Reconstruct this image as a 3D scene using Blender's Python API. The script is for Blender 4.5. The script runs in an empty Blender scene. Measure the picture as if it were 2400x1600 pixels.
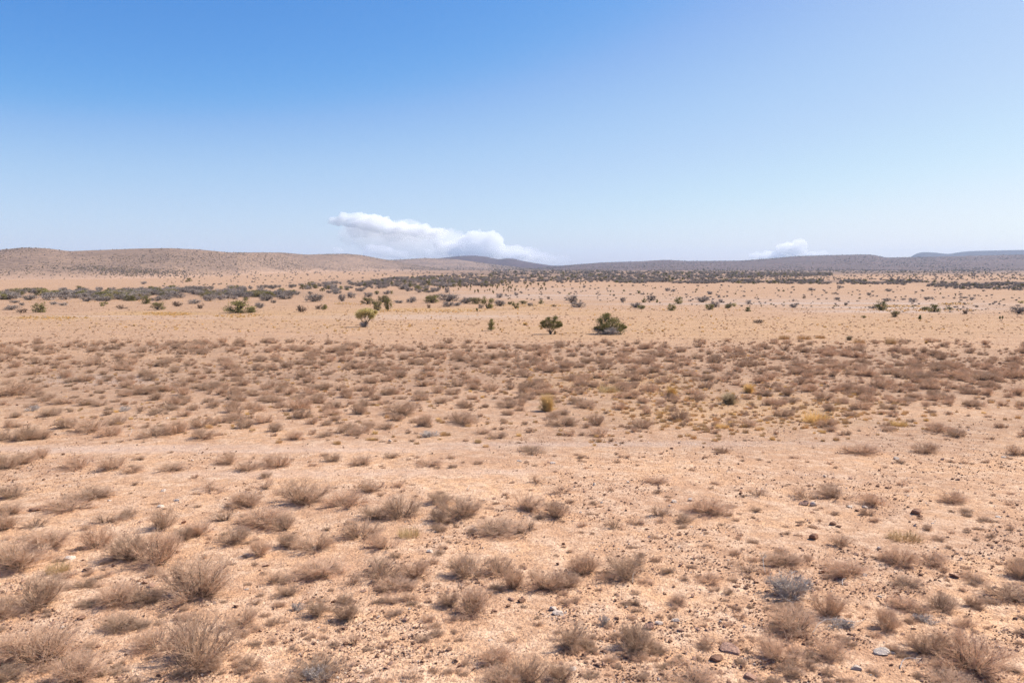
import bpy, math, random
import numpy as np
R = math.radians
sc = bpy.context.scene
COL = sc.collection
# ------------------------------------------------------------------ camera
FPX = 1867.0          # focal length in pixels of a 2400 px wide frame
HORIZON = 626.0
CAMZ = 4.0
PITCH = math.atan((800 - HORIZON) / FPX)
cam_d = bpy.data.cameras.new('camera'); cam = bpy.data.objects.new('camera', cam_d); COL.objects.link(cam)
cam_d.sensor_width = 36.0; cam_d.lens = 36.0 * FPX / 2400.0
cam_d.clip_start = 0.1; cam_d.clip_end = 80000.0
cam.location = (0, 0, CAMZ); cam.rotation_euler = (math.pi / 2 - PITCH, 0, 0)
sc.camera = cam
# ------------------------------------------------------------------ light
SUN_EL, SUN_AZ = R(48), R(68)          # azimuth measured from +Y towards +X
world = bpy.data.worlds.new('World'); sc.world = world; world.use_nodes = True
wn = world.node_tree; bg = wn.nodes['Background']
sky = wn.nodes.new('ShaderNodeTexSky'); sky.sky_type = 'NISHITA'; sky.sun_disc = False
sky.sun_elevation = SUN_EL; sky.sun_rotation = SUN_AZ
sky.air_density = 0.7; sky.dust_density = 0.8; sky.ozone_density = 6.0; sky.altitude = 0
bg.inputs[1].default_value = 0.112
def scaled(col_out, f):      # colour times a number
    v = wn.nodes.new('ShaderNodeVectorMath'); v.operation = 'SCALE'; v.inputs['Scale'].default_value = f
    wn.links.new(col_out, v.inputs[0]); return v.outputs[0]
KS = 0.12 * 1.366 * 0.5
crv = wn.nodes.new('ShaderNodeRGBCurve')     # colour response of the sky, the same in every direction
for ch, pts in enumerate(([(0.195, 0.125), (0.265, 0.30), (0.33, 0.42), (0.50, 0.61), (0.70, 0.81), (1.0, 1.0)],
                          [(0.337, 0.337), (0.53, 0.605), (0.62, 0.68), (0.80, 0.825), (1.0, 0.94)],
                          [(0.65, 0.77), (0.92, 0.905), (1.2, 0.97)])):
    cu = crv.mapping.curves[ch]
    for a, b in pts: cu.points.new(a / 2, b / 2)
    cu.points[-1].location = (1.0, 1.0 if ch < 2 else 0.6)
crv.mapping.update()
wn.links.new(scaled(sky.outputs[0], KS), crv.inputs['Color']); wn.links.new(scaled(crv.outputs[0], 1 / KS), bg.inputs[0])
sun_d = bpy.data.lights.new('sun', 'SUN'); sun = bpy.data.objects.new('sun', sun_d); COL.objects.link(sun)
sun_d.energy = 5.0; sun_d.angle = R(0.5); sun_d.color = (1.0, 0.93, 0.84)
sun.rotation_euler = (math.pi / 2 - SUN_EL, 0, math.pi - SUN_AZ)
sun.location = (60, 25, 80)
vs = sc.view_settings; vs.view_transform = 'Standard'; vs.look = 'None'; vs.gamma = 1.0; vs.use_curve_mapping = False
vs.exposure = 0.55
sc.render.engine = 'CYCLES'
cy = sc.cycles
cy.max_bounces = 34; cy.diffuse_bounces = 4; cy.glossy_bounces = 1; cy.transmission_bounces = 3
cy.transparent_max_bounces = 12; cy.volume_bounces = 32
cy.use_denoising = True; cy.denoising_prefilter = 'FAST'
# ------------------------------------------------------------------ helpers
rng = np.random.default_rng(11)

def hash2(ix, iy, s):
    h = (ix.astype(np.int64) * 374761393 + iy.astype(np.int64) * 668265263 + s * 974634777) & 0xffffffff
    h = ((h ^ (h >> 13)) * 1274126177) & 0xffffffff
    return ((h ^ (h >> 16)) & 0xffff) / 65535.0 * 2 - 1

def vnoise(x, y, s=0):
    x = np.asarray(x, float); y = np.asarray(y, float)
    ix = np.floor(x); iy = np.floor(y); fx = x - ix; fy = y - iy
    ux = fx * fx * fx * (fx * (fx * 6 - 15) + 10); uy = fy * fy * fy * (fy * (fy * 6 - 15) + 10)
    a = hash2(ix, iy, s); b = hash2(ix + 1, iy, s); c = hash2(ix, iy + 1, s); d = hash2(ix + 1, iy + 1, s)
    return (a * (1 - ux) + b * ux) * (1 - uy) + (c * (1 - ux) + d * ux) * uy

def fbm(x, y, s=0, o=3):
    v = 0; a = 1; t = 0
    for i in range(o):
        v = v + a * vnoise(x * 2 ** i + 17.3 * i, y * 2 ** i - 9.1 * i, s + i); t += a; a *= 0.5
    return v / t

def terrain(x, y):
    x = np.asarray(x, float); y = np.asarray(y, float)
    r = np.hypot(x, y)
    z = -6.0 * (1 - np.exp(-r / 150.0))
    z = z + 0.22 * fbm(x / 130, y / 130, 5, 2) * np.clip((r - 40) / 200, 0, 1)
    z = z + 0.08 * fbm(x / 11, y / 11, 8, 2) * np.clip(1.2 - r / 90, 0, 1)
    z = z + 0.022 * fbm(x / 1.7, y / 1.7, 21, 2) * np.clip(1.3 - r / 45, 0, 1)
    return z

F = np.array([0, math.cos(PITCH), -math.sin(PITCH)]); U = np.array([0, math.sin(PITCH), math.cos(PITCH)])
def ray(px, py):
    px = np.asarray(px, float); py = np.asarray(py, float)
    cx = (px - 1200) / FPX; cz = -(py - 800) / FPX
    return np.stack([cx, F[1] + cz * U[1], F[2] + cz * U[2]], -1)

_T = np.exp(np.linspace(math.log(5.0), math.log(14000.0), 520))
def ground_at(px, py):
    """world points on the terrain seen at frame points (px, py); depth along the view axis"""
    px = np.atleast_1d(np.asarray(px, float)); py = np.atleast_1d(np.asarray(py, float))
    d = ray(px, py)
    P = d[:, None, :] * _T[None, :, None]
    g = CAMZ + P[..., 2] - terrain(P[..., 0], P[..., 1])
    hit = g < 0
    k = np.where(hit.any(1), hit.argmax(1), len(_T) - 1); k = np.maximum(k, 1)
    i = np.arange(len(px))
    g0 = g[i, k - 1]; g1 = g[i, k]
    t = _T[k - 1] + (_T[k] - _T[k - 1]) * np.clip(g0 / (g0 - g1 + 1e-9), 0, 1)
    p = d * t[:, None]
    return np.stack([p[:, 0], p[:, 1], terrain(p[:, 0], p[:, 1])], -1), t

def tag(o, label=None, cat=None, group=None, kind=None):
    if label: o['label'] = label
    if cat: o['category'] = cat
    if group: o['group'] = group
    if kind: o['kind'] = kind
    return o

def mesh_np(name, V, faces, mats=(), mi=None, smooth=False):
    """faces: list of int arrays (M, k) with any k"""
    me = bpy.data.meshes.new(name)
    V = np.asarray(V, np.float32)
    me.vertices.add(len(V)); me.vertices.foreach_set('co', V.ravel())
    faces = [np.asarray(f, np.int32) for f in faces if len(f)]
    loops = np.concatenate([f.ravel() for f in faces]); tot = np.concatenate([np.full(len(f), f.shape[1], np.int32) for f in faces])
    start = np.concatenate([[0], np.cumsum(tot)[:-1]]).astype(np.int32)
    me.loops.add(len(loops)); me.loops.foreach_set('vertex_index', loops.astype(np.int32))
    me.polygons.add(len(tot)); me.polygons.foreach_set('loop_start', start); me.polygons.foreach_set('loop_total', tot)
    for m in mats: me.materials.append(m)
    if mi is not None: me.polygons.foreach_set('material_index', np.asarray(mi, np.int32))
    if smooth: me.polygons.foreach_set('use_smooth', np.ones(len(tot), bool))
    me.update(calc_edges=True); me.validate()
    return me

def obj(name, me, parent=None, loc=None):
    o = bpy.data.objects.new(name, me); COL.objects.link(o)
    if parent is not None: o.parent = parent
    if loc is not None: o.location = loc
    return o

class Geo:
    def __init__(s): s.V = []; s.Q = []; s.T = []; s.qm = []; s.tm = []; s.n = 0
    def tubes(s, P, Rr, sides=3, m=0):
        P = np.asarray(P, float); Rr = np.asarray(Rr, float); N, k, _ = P.shape
        t = np.gradient(P, axis=1); t /= np.linalg.norm(t, axis=2, keepdims=True) + 1e-9
        ref = np.where(np.abs(t[..., 2:3]) > 0.9, np.array([1.0, 0, 0]), np.array([0, 0, 1.0]))
        a = np.cross(t, ref); a /= np.linalg.norm(a, axis=2, keepdims=True) + 1e-9
        b = np.cross(t, a)
        ang = np.arange(sides) * 2 * math.pi / sides
        v = P[:, :, None, :] + Rr[:, :, None, None] * (a[:, :, None, :] * np.cos(ang)[:, None] + b[:, :, None, :] * np.sin(ang)[:, None])
        s.V.append(v.reshape(-1, 3))
        idx = (s.n + np.arange(N * k * sides)).reshape(N, k, sides); j = np.roll(np.arange(sides), -1)
        q = np.stack([idx[:, :-1], idx[:, :-1][..., j], idx[:, 1:][..., j], idx[:, 1:]], -1).reshape(-1, 4)
        s.Q.append(q); s.qm.append(np.full(len(q), m)); s.n += N * k * sides
    def leaves(s, C, A, B, m=0):
        v = np.stack([C - A, C + B * 0.6 - A * 0.2, C + A, C - B * 0.6 - A * 0.1], 1)
        idx = (s.n + np.arange(len(C) * 4)).reshape(-1, 4)
        s.V.append(v.reshape(-1, 3)); s.Q.append(idx); s.qm.append(np.full(len(idx), m)); s.n += len(C) * 4
    def mesh(s, name, mats):
        V = np.concatenate(s.V); q = np.concatenate(s.Q)
        return mesh_np(name, V, [q], mats, np.concatenate(s.qm))

# ------------------------------------------------------------------ materials
class M:
    def __init__(s, name, rough=0.9):
        s.m = bpy.data.materials.new(name); s.m.use_nodes = True; s.t = s.m.node_tree
        s.b = s.t.nodes['Principled BSDF']; s.b.inputs['Roughness'].default_value = rough
        s.b.inputs['Specular IOR Level'].default_value = 0.15
    def n(s, typ, **kw):
        x = s.t.nodes.new('ShaderNode' + typ)
        for k, v in kw.items():
            if k[0] == '_': setattr(x, k[1:], v)
            else: x.inputs[k].default_value = v
        return x
    def l(s, a, b): s.t.links.new(a, b)
    def pos(s, scale=(1, 1, 1)):
        g = s.n('NewGeometry'); mp = s.n('Mapping'); mp.inputs['Scale'].default_value = scale
        s.l(g.outputs['Position'], mp.inputs[0]); return mp.outputs[0]
    def objc(s): return s.n('TexCoord').outputs['Object']
    def noise(s, vec, scale, detail=3, rough=0.55, out=0):
        x = s.n('TexNoise', Scale=scale, Detail=detail, Roughness=rough); s.l(vec, x.inputs['Vector']); return x.outputs[out]
    def ramp(s, fac, stops):
        x = s.n('ValToRGB'); e = x.color_ramp.elements
        while len(e) < len(stops): e.new(0.5)
        for i, (p, c) in enumerate(stops):
            e[i].position = p; e[i].color = (*c, 1) if hasattr(c, '__len__') else (c, c, c, 1)
        s.l(fac, x.inputs[0]); return x.outputs[0]
    def mix(s, fac, a, b, mode='MIX'):
        x = s.t.nodes.new('ShaderNodeMix'); x.data_type = 'RGBA'; x.blend_type = mode
        for sock, v in ((x.inputs[0], fac), (x.inputs[6], a), (x.inputs[7], b)):
            if isinstance(v, (int, float)): sock.default_value = v
            elif isinstance(v, tuple): sock.default_value = (*v, 1)
            else: s.l(v, sock)
        return x.outputs[2]
    def math(s, op, a, b=None):
        x = s.n('Math', _operation=op)
        for i, v in enumerate((a, b)):
            if v is None: continue
            if isinstance(v, (int, float)): x.inputs[i].default_value = v
            else: s.l(v, x.inputs[i])
        return x.outputs[0]
    def base(s, c):
        if isinstance(c, tuple): s.b.inputs['Base Color'].default_value = (*c, 1)
        else: s.l(c, s.b.inputs['Base Color'])
    def bump(s, h, strength, dist):
        x = s.n('Bump', Strength=strength, Distance=dist); s.l(h, x.inputs['Height']); s.l(x.outputs[0], s.b.inputs['Normal']); return x

def plant_mat(name, c1, c2, scale=6.0, rough=0.85, var=0.35, trans=0.0):
    m = M(name, rough)
    oi = m.n('ObjectInfo'); nz = m.noise(m.objc(), scale, 2)
    c = m.mix(m.ramp(nz, [(0.3, 0.0), (0.7, 1.0)]), c1, c2)
    g = m.n('MapRange', **{'To Min': 1 - var, 'To Max': 1 + var}); m.l(oi.outputs['Random'], g.inputs[0])
    mu = m.n('HueSaturation'); m.l(c, mu.inputs['Color']); m.l(g.outputs[0], mu.inputs['Value'])
    if trans:
        m.base(mu.outputs[0])
        tr = m.n('BsdfTranslucent'); m.l(mu.outputs[0], tr.inputs[0])
        ms = m.n('MixShader', Fac=trans); m.l(m.b.outputs[0], ms.inputs[1]); m.l(tr.outputs[0], ms.inputs[2])
        m.l(ms.outputs[0], m.t.nodes['Material Output'].inputs[0])
    else: m.base(mu.outputs[0])
    return m.m

TWIG = plant_mat('twig_brown', (0.65, 0.47, 0.335), (0.81, 0.615, 0.455), 5, var=0.14, trans=0.5)
STEM = plant_mat('stem_dark', (0.10, 0.065, 0.047), (0.22, 0.15, 0.11), 12, var=0.2)
SILVER = plant_mat('twig_silver', (0.38, 0.32, 0.28), (0.58, 0.50, 0.43), 9, var=0.1)
GOLD = plant_mat('grass_gold', (0.86, 0.62, 0.30), (0.92, 0.75, 0.44), 4, var=0.1, trans=0.55)
STRAW = plant_mat('grass_straw', (0.72, 0.50, 0.27), (0.82, 0.62, 0.38), 4, var=0.15, trans=0.45)
GREEN = plant_mat('leaf_green', (0.18, 0.165, 0.052), (0.34, 0.295, 0.10), 3, var=0.25, trans=0.2)
OLIVE = plant_mat('leaf_olive', (0.22, 0.185, 0.075), (0.36, 0.29, 0.13), 3, var=0.25, trans=0.2)
LIME = plant_mat('leaf_yellow_green', (0.46, 0.38, 0.14), (0.64, 0.54, 0.24), 3, var=0.1, trans=0.3)
GREY = plant_mat('leaf_grey', (0.27, 0.225, 0.195), (0.44, 0.37, 0.31), 3, var=0.25, trans=0.15)
YUCCA = plant_mat('leaf_yucca', (0.13, 0.15, 0.045), (0.24, 0.25, 0.09), 3, var=0.2, trans=0.15)
BARK = plant_mat('bark', (0.10, 0.075, 0.06), (0.18, 0.14, 0.115), 14, var=0.15)

def rock_mat(name, c1, c2):
    m = M(name, 0.9); v = m.objc()
    c = m.mix(m.ramp(m.noise(v, 3.5, 5), [(0.35, 0.0), (0.65, 1.0)]), c1, c2)
    c = m.mix(m.ramp(m.noise(v, 22, 3), [(0.55, 0.0), (0.75, 0.5)]), c, tuple(x * 0.5 for x in c1))
    m.base(c); m.bump(m.noise(v, 9, 6), 0.6, 0.1); return m.m
ROCK_RED = rock_mat('rock_reddish', (0.36, 0.20, 0.14), (0.50, 0.31, 0.22))
ROCK_BROWN = rock_mat('rock_brown', (0.24, 0.125, 0.08), (0.38, 0.22, 0.145))
ROCK_PALE = rock_mat('rock_pale', (0.62, 0.47, 0.36), (0.82, 0.68, 0.55))
ROCK_GREY = rock_mat('rock_grey', (0.50, 0.40, 0.32), (0.70, 0.59, 0.49))

# ground -------------------------------------------------------------
gm = M('desert_soil', 0.95)
p = gm.pos()
big = gm.noise(p, 0.35, 4); mid = gm.noise(p, 2.3, 4); fine = gm.noise(p, 26, 3, 0.6); speck = gm.noise(p, 60, 2, 0.6)
c = gm.mix(gm.ramp(big, [(0.36, 0.0), (0.62, 1.0)]), (0.77, 0.465, 0.26), (0.58, 0.345, 0.205))
c = gm.mix(gm.ramp(mid, [(0.42, 0.0), (0.64, 0.75)]), c, (0.82, 0.575, 0.385))
c = gm.mix(gm.ramp(gm.noise(p, 7.5, 5, 0.65), [(0.48, 0.0), (0.58, 0.62)]), c, (0.43, 0.245, 0.145))
c = gm.mix(gm.ramp(fine, [(0.50, 0.0), (0.61, 0.62)]), c, (0.34, 0.18, 0.105))
c = gm.mix(gm.ramp(speck, [(0.62, 0.0), (0.68, 0.48)]), c, (0.20, 0.115, 0.08))
c = gm.mix(gm.ramp(speck, [(0.30, 0.5), (0.36, 0.0)]), c, (0.72, 0.55, 0.42))
at = gm.n('Attribute', _attribute_name='zones'); sp = gm.n('SeparateColor'); gm.l(at.outputs['Color'], sp.inputs[0])
streak = gm.noise(gm.pos((0.012, 0.09, 1)), 1.0, 5, 0.65)
farn = gm.noise(gm.pos((0.10, 0.35, 1)), 1.0, 5, 0.7)
c = gm.mix(gm.math('MULTIPLY', sp.outputs[2], gm.ramp(farn, [(0.35, 0.25), (0.65, 1.0)])), c, (0.62, 0.38, 0.16))
c = gm.mix(gm.math('MULTIPLY', sp.outputs[1], gm.ramp(streak, [(0.44, 0.0), (0.60, 1.0)])), c, (0.66, 0.52, 0.44))
c = gm.mix(gm.math('MULTIPLY', sp.outputs[0], gm.ramp(farn, [(0.30, 0.45), (0.62, 1.0)])), c, (0.20, 0.14, 0.115))
c = gm.mix(gm.math('MULTIPLY', at.outputs['Alpha'], gm.ramp(farn, [(0.25, 0.55), (0.7, 1.0)])), c, gm.mix(1.0, c, (0.56, 0.565, 0.56), 'MULTIPLY'))
gm.base(c)
bh = gm.math('ADD', gm.math('MULTIPLY', mid, 0.6), gm.math('ADD', gm.math('MULTIPLY', fine, 0.5), gm.math('MULTIPLY', speck, 0.25)))
gm.bump(bh, 1.0, 0.09)

# frame zones used only for the soil's own colour: (x, y, half width, half height, strength)
SCRUB_Z = [(1500, 648, 420, 8, .75), (1250, 640, 330, 7, .8), (2000, 636, 620, 9, .9), (1900, 660, 400, 4, .7), (2350, 668, 160, 8, .8),
           (980, 662, 260, 9, .45), (500, 688, 520, 9, .30), (1350, 632, 500, 5, .9), (400, 815, 230, 14, .35), (1300, 840, 700, 30, .22),
           (2150, 860, 330, 30, .32), (1750, 830, 400, 16, .3), (1200, 900, 1500, 70, .24), (1700, 1010, 900, 50, .24), (900, 1200, 400, 50, .16), (2000, 1250, 500, 120, .12)]
SALT_Z = [(1250, 1112, 900, 11, .6), (1900, 1134, 700, 9, .5), (500, 1052, 700, 9, .5), (1500, 1040, 700, 6, .5), (250, 890, 160, 10, .4), (1900, 712, 520, 22, .6), (2100, 725, 300, 6, .9), (1300, 690, 300, 18, .5), (300, 742, 320, 5, .5), (1000, 742, 300, 10, .5), (2050, 637, 350, 3, .5)]
GOLD_Z = [(1000, 735, 620, 16, .45), (1000, 726, 200, 5, .9), (360, 735, 140, 4, 1.0), (120, 745, 140, 5, .7), (1700, 765, 800, 30, .35), (2240, 712, 50, 2.5, 1.1),
          (2100, 718, 70, 3, 1.0), (1750, 965, 350, 40, .45), (1450, 905, 220, 30, .5), (1400, 760, 1400, 22, .25), (1250, 715, 120, 5, .6), (560, 742, 60, 4, .8)]

def build_ground():
    az = np.concatenate([np.linspace(-46, 46, 620), np.linspace(46, 314, 60)[1:-1]])
    rr = np.concatenate([[0.8, 2.0, 3.5], np.exp(np.linspace(math.log(5.0), math.log(90.0), 520)), np.exp(np.linspace(math.log(90), math.log(11000), 330))[1:]])
    A, RR = np.meshgrid(np.radians(az), rr)
    X = RR * np.sin(A); Y = RR * np.cos(A); Z = terrain(X, Y)
    near = np.clip(1.25 - RR / 30, 0, 1)
    Z = Z + near * (0.014 * fbm(X / 0.22, Y / 0.22, 40, 3) + 0.02 * np.maximum(0, fbm(X / 0.55, Y / 0.55, 50, 2) - 0.1))
    V = np.stack([X, Y, Z], -1).reshape(-1, 3)
    nr, na = A.shape; idx = np.arange(nr * na).reshape(nr, na); nx = np.roll(idx, -1, 1)
    q = np.stack([idx[:-1], idx[1:], nx[1:], nx[:-1]], -1).reshape(-1, 4)
    V = np.vstack([V, [0, 0, 0]]); t = np.stack([np.full(na, len(V) - 1), idx[0], nx[0]], -1)
    me = mesh_np('ground', V, [q[:, ::-1], t[:, ::-1]], [gm.m], smooth=True)
    # soil zones
    d = V - np.array([0, 0, CAMZ]); dep = np.maximum(d @ F, 1e-3)
    px = 1200 + FPX * d[:, 0] / dep; py = 800 - FPX * (d @ U) / dep
    ok = (V[:, 1] > 1)
    wob = 1 + 0.5 * vnoise(V[:, 0] / 35, V[:, 1] / 35, 3)
    def z(lst):
        r = np.zeros(len(V))
        for x, y, a, b, s in lst:
            r = np.maximum(r, s * np.clip(1.6 - 1.2 * np.sqrt(((px - x) / a) ** 2 + ((py - y) / (b * wob)) ** 2), 0, 1))
        return np.where(ok, np.clip(r, 0, 1), 0)
    rr_ = np.hypot(V[:, 0], V[:, 1]); stub = np.clip((rr_ - 14) / 30, 0, 1) * .74 + .26 * np.clip((rr_ - 80) / 120, 0, 1)   # dry stubble cover beyond the bare strip
    col = np.stack([z(SCRUB_Z), z(SALT_Z), z(GOLD_Z), stub], -1).astype(np.float32)
    ca = me.color_attributes.new('zones', 'FLOAT_COLOR', 'POINT'); ca.data.foreach_set('color', col.ravel())
    return tag(obj('ground', me), 'flat sandy desert plain strewn with gravel', kind='structure')
build_ground()

# ------------------------------------------------------------------ hills
def hill_mat(name, soil, soil2, scrub, dens, s1):
    m = M(name, 0.95); p = m.pos((1, 1, 1.6))
    c = m.mix(m.ramp(m.noise(p, 0.006, 4), [(0.38, 0.0), (0.62, 1.0)]), soil, soil2)
    n1 = m.noise(p, s1, 3, 0.7)
    c = m.mix(m.ramp(n1, [(0.60 - dens * 0.25, 0.0), (0.66 - dens * 0.2, 0.9)]), c, scrub)
    ap = m.n('Attribute', _attribute_name='apron')
    c = m.mix(m.math('MULTIPLY', ap.outputs['Fac'], 0.85), c, (0.47, 0.30, 0.195))
    m.base(c); m.bump(m.noise(p, s1 * 0.5, 4), 0.5, 2.0); return m.m

def ridge(name, label, crest, foot, depth, mat, step=6, amp=0.07, seed=0, prof=1.0, apron=0.0):
    xs = np.arange(crest[0][0], crest[-1][0] + 1, step)
    cy_ = np.interp(xs, [c[0] for c in crest], [c[1] for c in crest])
    k = np.ones(5) / 5; cy_ = np.convolve(np.pad(cy_, 2, 'edge'), k, 'valid')
    fd = np.interp(xs, [f[0] for f in foot], [f[1] for f in foot]); dd = np.interp(xs, [f[0] for f in depth], [f[1] for f in depth])
    v = np.concatenate([np.linspace(-0.06, 1, 70), np.linspace(1, 1.7, 26)[1:]])
    Xs, Vv = np.meshgrid(xs, v); FD = np.broadcast_to(fd, Xs.shape); DD = np.broadcast_to(dd, Xs.shape); CY = np.broadcast_to(cy_, Xs.shape)
    Y = FD + DD * Vv; X = (Xs - 1200) / FPX * Y
    Yc = FD + DD; zc = CAMZ + (HORIZON - CY) / FPX * Yc * 1.0
    zf = terrain(X, Y) - 1.0
    vv = np.clip(np.where(Vv <= 1, Vv, 2 - Vv), 0, 1)
    pr = (0.55 * vv ** 1.25 + 0.45 * vv * vv * (3 - 2 * vv)) ** prof
    H = zc - zf
    n = fbm(X / (0.22 * DD.mean()), Y / (0.55 * DD.mean()), seed, 4)
    Z = zf + H * (pr + amp * n * np.sin(np.pi * vv) * (vv < 1)) + np.where(Vv < 0, -6.0, 0)
    V = np.stack([X, Y, Z], -1).reshape(-1, 3)
    nr, na = X.shape; idx = np.arange(nr * na).reshape(nr, na)
    q = np.stack([idx[:-1, :-1], idx[:-1, 1:], idx[1:, 1:], idx[1:, :-1]], -1).reshape(-1, 4)
    me = mesh_np(name, V, [q], [mat], smooth=True)
    ap = np.clip(1.0 - (Vv + 0.10 * fbm(X / 60, Y / 150, seed + 9, 3)) / apron, 0, 1) if apron else Vv * 0      # bare sandy foot of the slope
    at_ = me.attributes.new('apron', 'FLOAT', 'POINT'); at_.data.foreach_set('value', ap.astype(np.float32).ravel())
    o = tag(obj(name, me), label, kind='structure')
    return o, X, Y, Z, Vv

hm_a = hill_mat('hill_brown', (0.31, 0.205, 0.14), (0.23, 0.155, 0.11), (0.15, 0.105, 0.08), 0.5, 0.16)
hm_b = hill_mat('hill_grey_brown', (0.36, 0.24, 0.17), (0.27, 0.185, 0.14), (0.12, 0.09, 0.075), 0.6, 0.12)
hm_c = hill_mat('hill_purple', (0.12, 0.075, 0.075), (0.085, 0.055, 0.06), (0.05, 0.035, 0.035), 0.6, 0.06)
hm_d = hill_mat('hill_scrub', (0.20, 0.12, 0.105), (0.14, 0.09, 0.082), (0.09, 0.068, 0.06), 0.75, 0.07)
hm_e = hill_mat('mesa_blue', (0.09, 0.07, 0.07), (0.075, 0.06, 0.06), (0.04, 0.035, 0.035), 0.7, 0.05)

crestA = [(-700, 600), (-300, 592), (0, 587), (60, 581), (110, 582), (170, 589), (250, 586), (330, 583), (400, 582), (470, 585), (540, 592), (660, 592),
          (720, 597), (760, 596), (815, 595), (850, 598), (890, 606), (930, 612), (980, 621), (1040, 629), (1100, 634)]
rA = ridge('near_hill', 'long low brown hill rising at the left', crestA, [(-700, 560), (0, 600), (250, 650), (400, 720), (560, 950), (700, 1500), (850, 2000), (1100, 2700)],
           [(-700, 550), (500, 550), (1100, 800)], hm_a, 4, 0.10, 60, 1.0, 0.30)
rB = ridge('second_hill', 'grey brown hill behind the near hill', [(820, 634), (880, 612), (930, 609), (1000, 605), (1060, 607), (1110, 613), (1160, 620), (1230, 628), (1320, 633)],
           [(820, 2600), (1320, 3000)], [(820, 900), (1320, 900)], hm_b, 3, 0.06, 70)
rC = ridge('purple_hill', 'distant purple hill with a small second peak', [(920, 630), (1000, 609), (1040, 604), (1080, 600), (1112, 599), (1140, 602), (1168, 608), (1188, 605.5), (1205, 606.5), (1222, 611), (1250, 616), (1290, 622), (1360, 625), (1460, 628)],
           [(920, 4000), (1460, 4300)], [(920, 1500), (1460, 1500)], hm_c, 3, 0.07, 80)
crestD = [(1240, 629), (1300, 624), (1345, 620), (1413, 615), (1500, 612.5), (1560, 608.8), (1603, 612), (1731, 611), (1776, 608), (1865, 600.5), (1930, 598.5), (2017, 596.8),
          (2045, 597.5), (2070, 604), (2131, 602.8), (2259, 600), (2400, 596.5), (2700, 594), (3100, 596)]
rD = ridge('long_ridge', 'long low scrub covered ridge at the right', crestD, [(1240, 2600), (1800, 2300), (2400, 2100), (3100, 2100)], [(1240, 2200), (3100, 2400)], hm_d, 5, 0.05, 90, 1.1)
rE = ridge('far_mesa', 'far blue flat topped mesa on the right horizon', [(2090, 622), (2125, 606), (2136, 597), (2145, 593.3), (2157, 591), (2182, 592), (2218, 595.8), (2236, 592.5), (2252, 590.3), (2272, 588.5), (2400, 586), (2700, 584), (3000, 590)],
           [(2090, 7000), (3000, 7000)], [(2090, 1800), (3000, 1800)], hm_e, 4, 0.03, 95)

# ------------------------------------------------------------------ plant shapes
def unit(v): return v / (np.linalg.norm(v, axis=-1, keepdims=True) + 1e-9)

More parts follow.
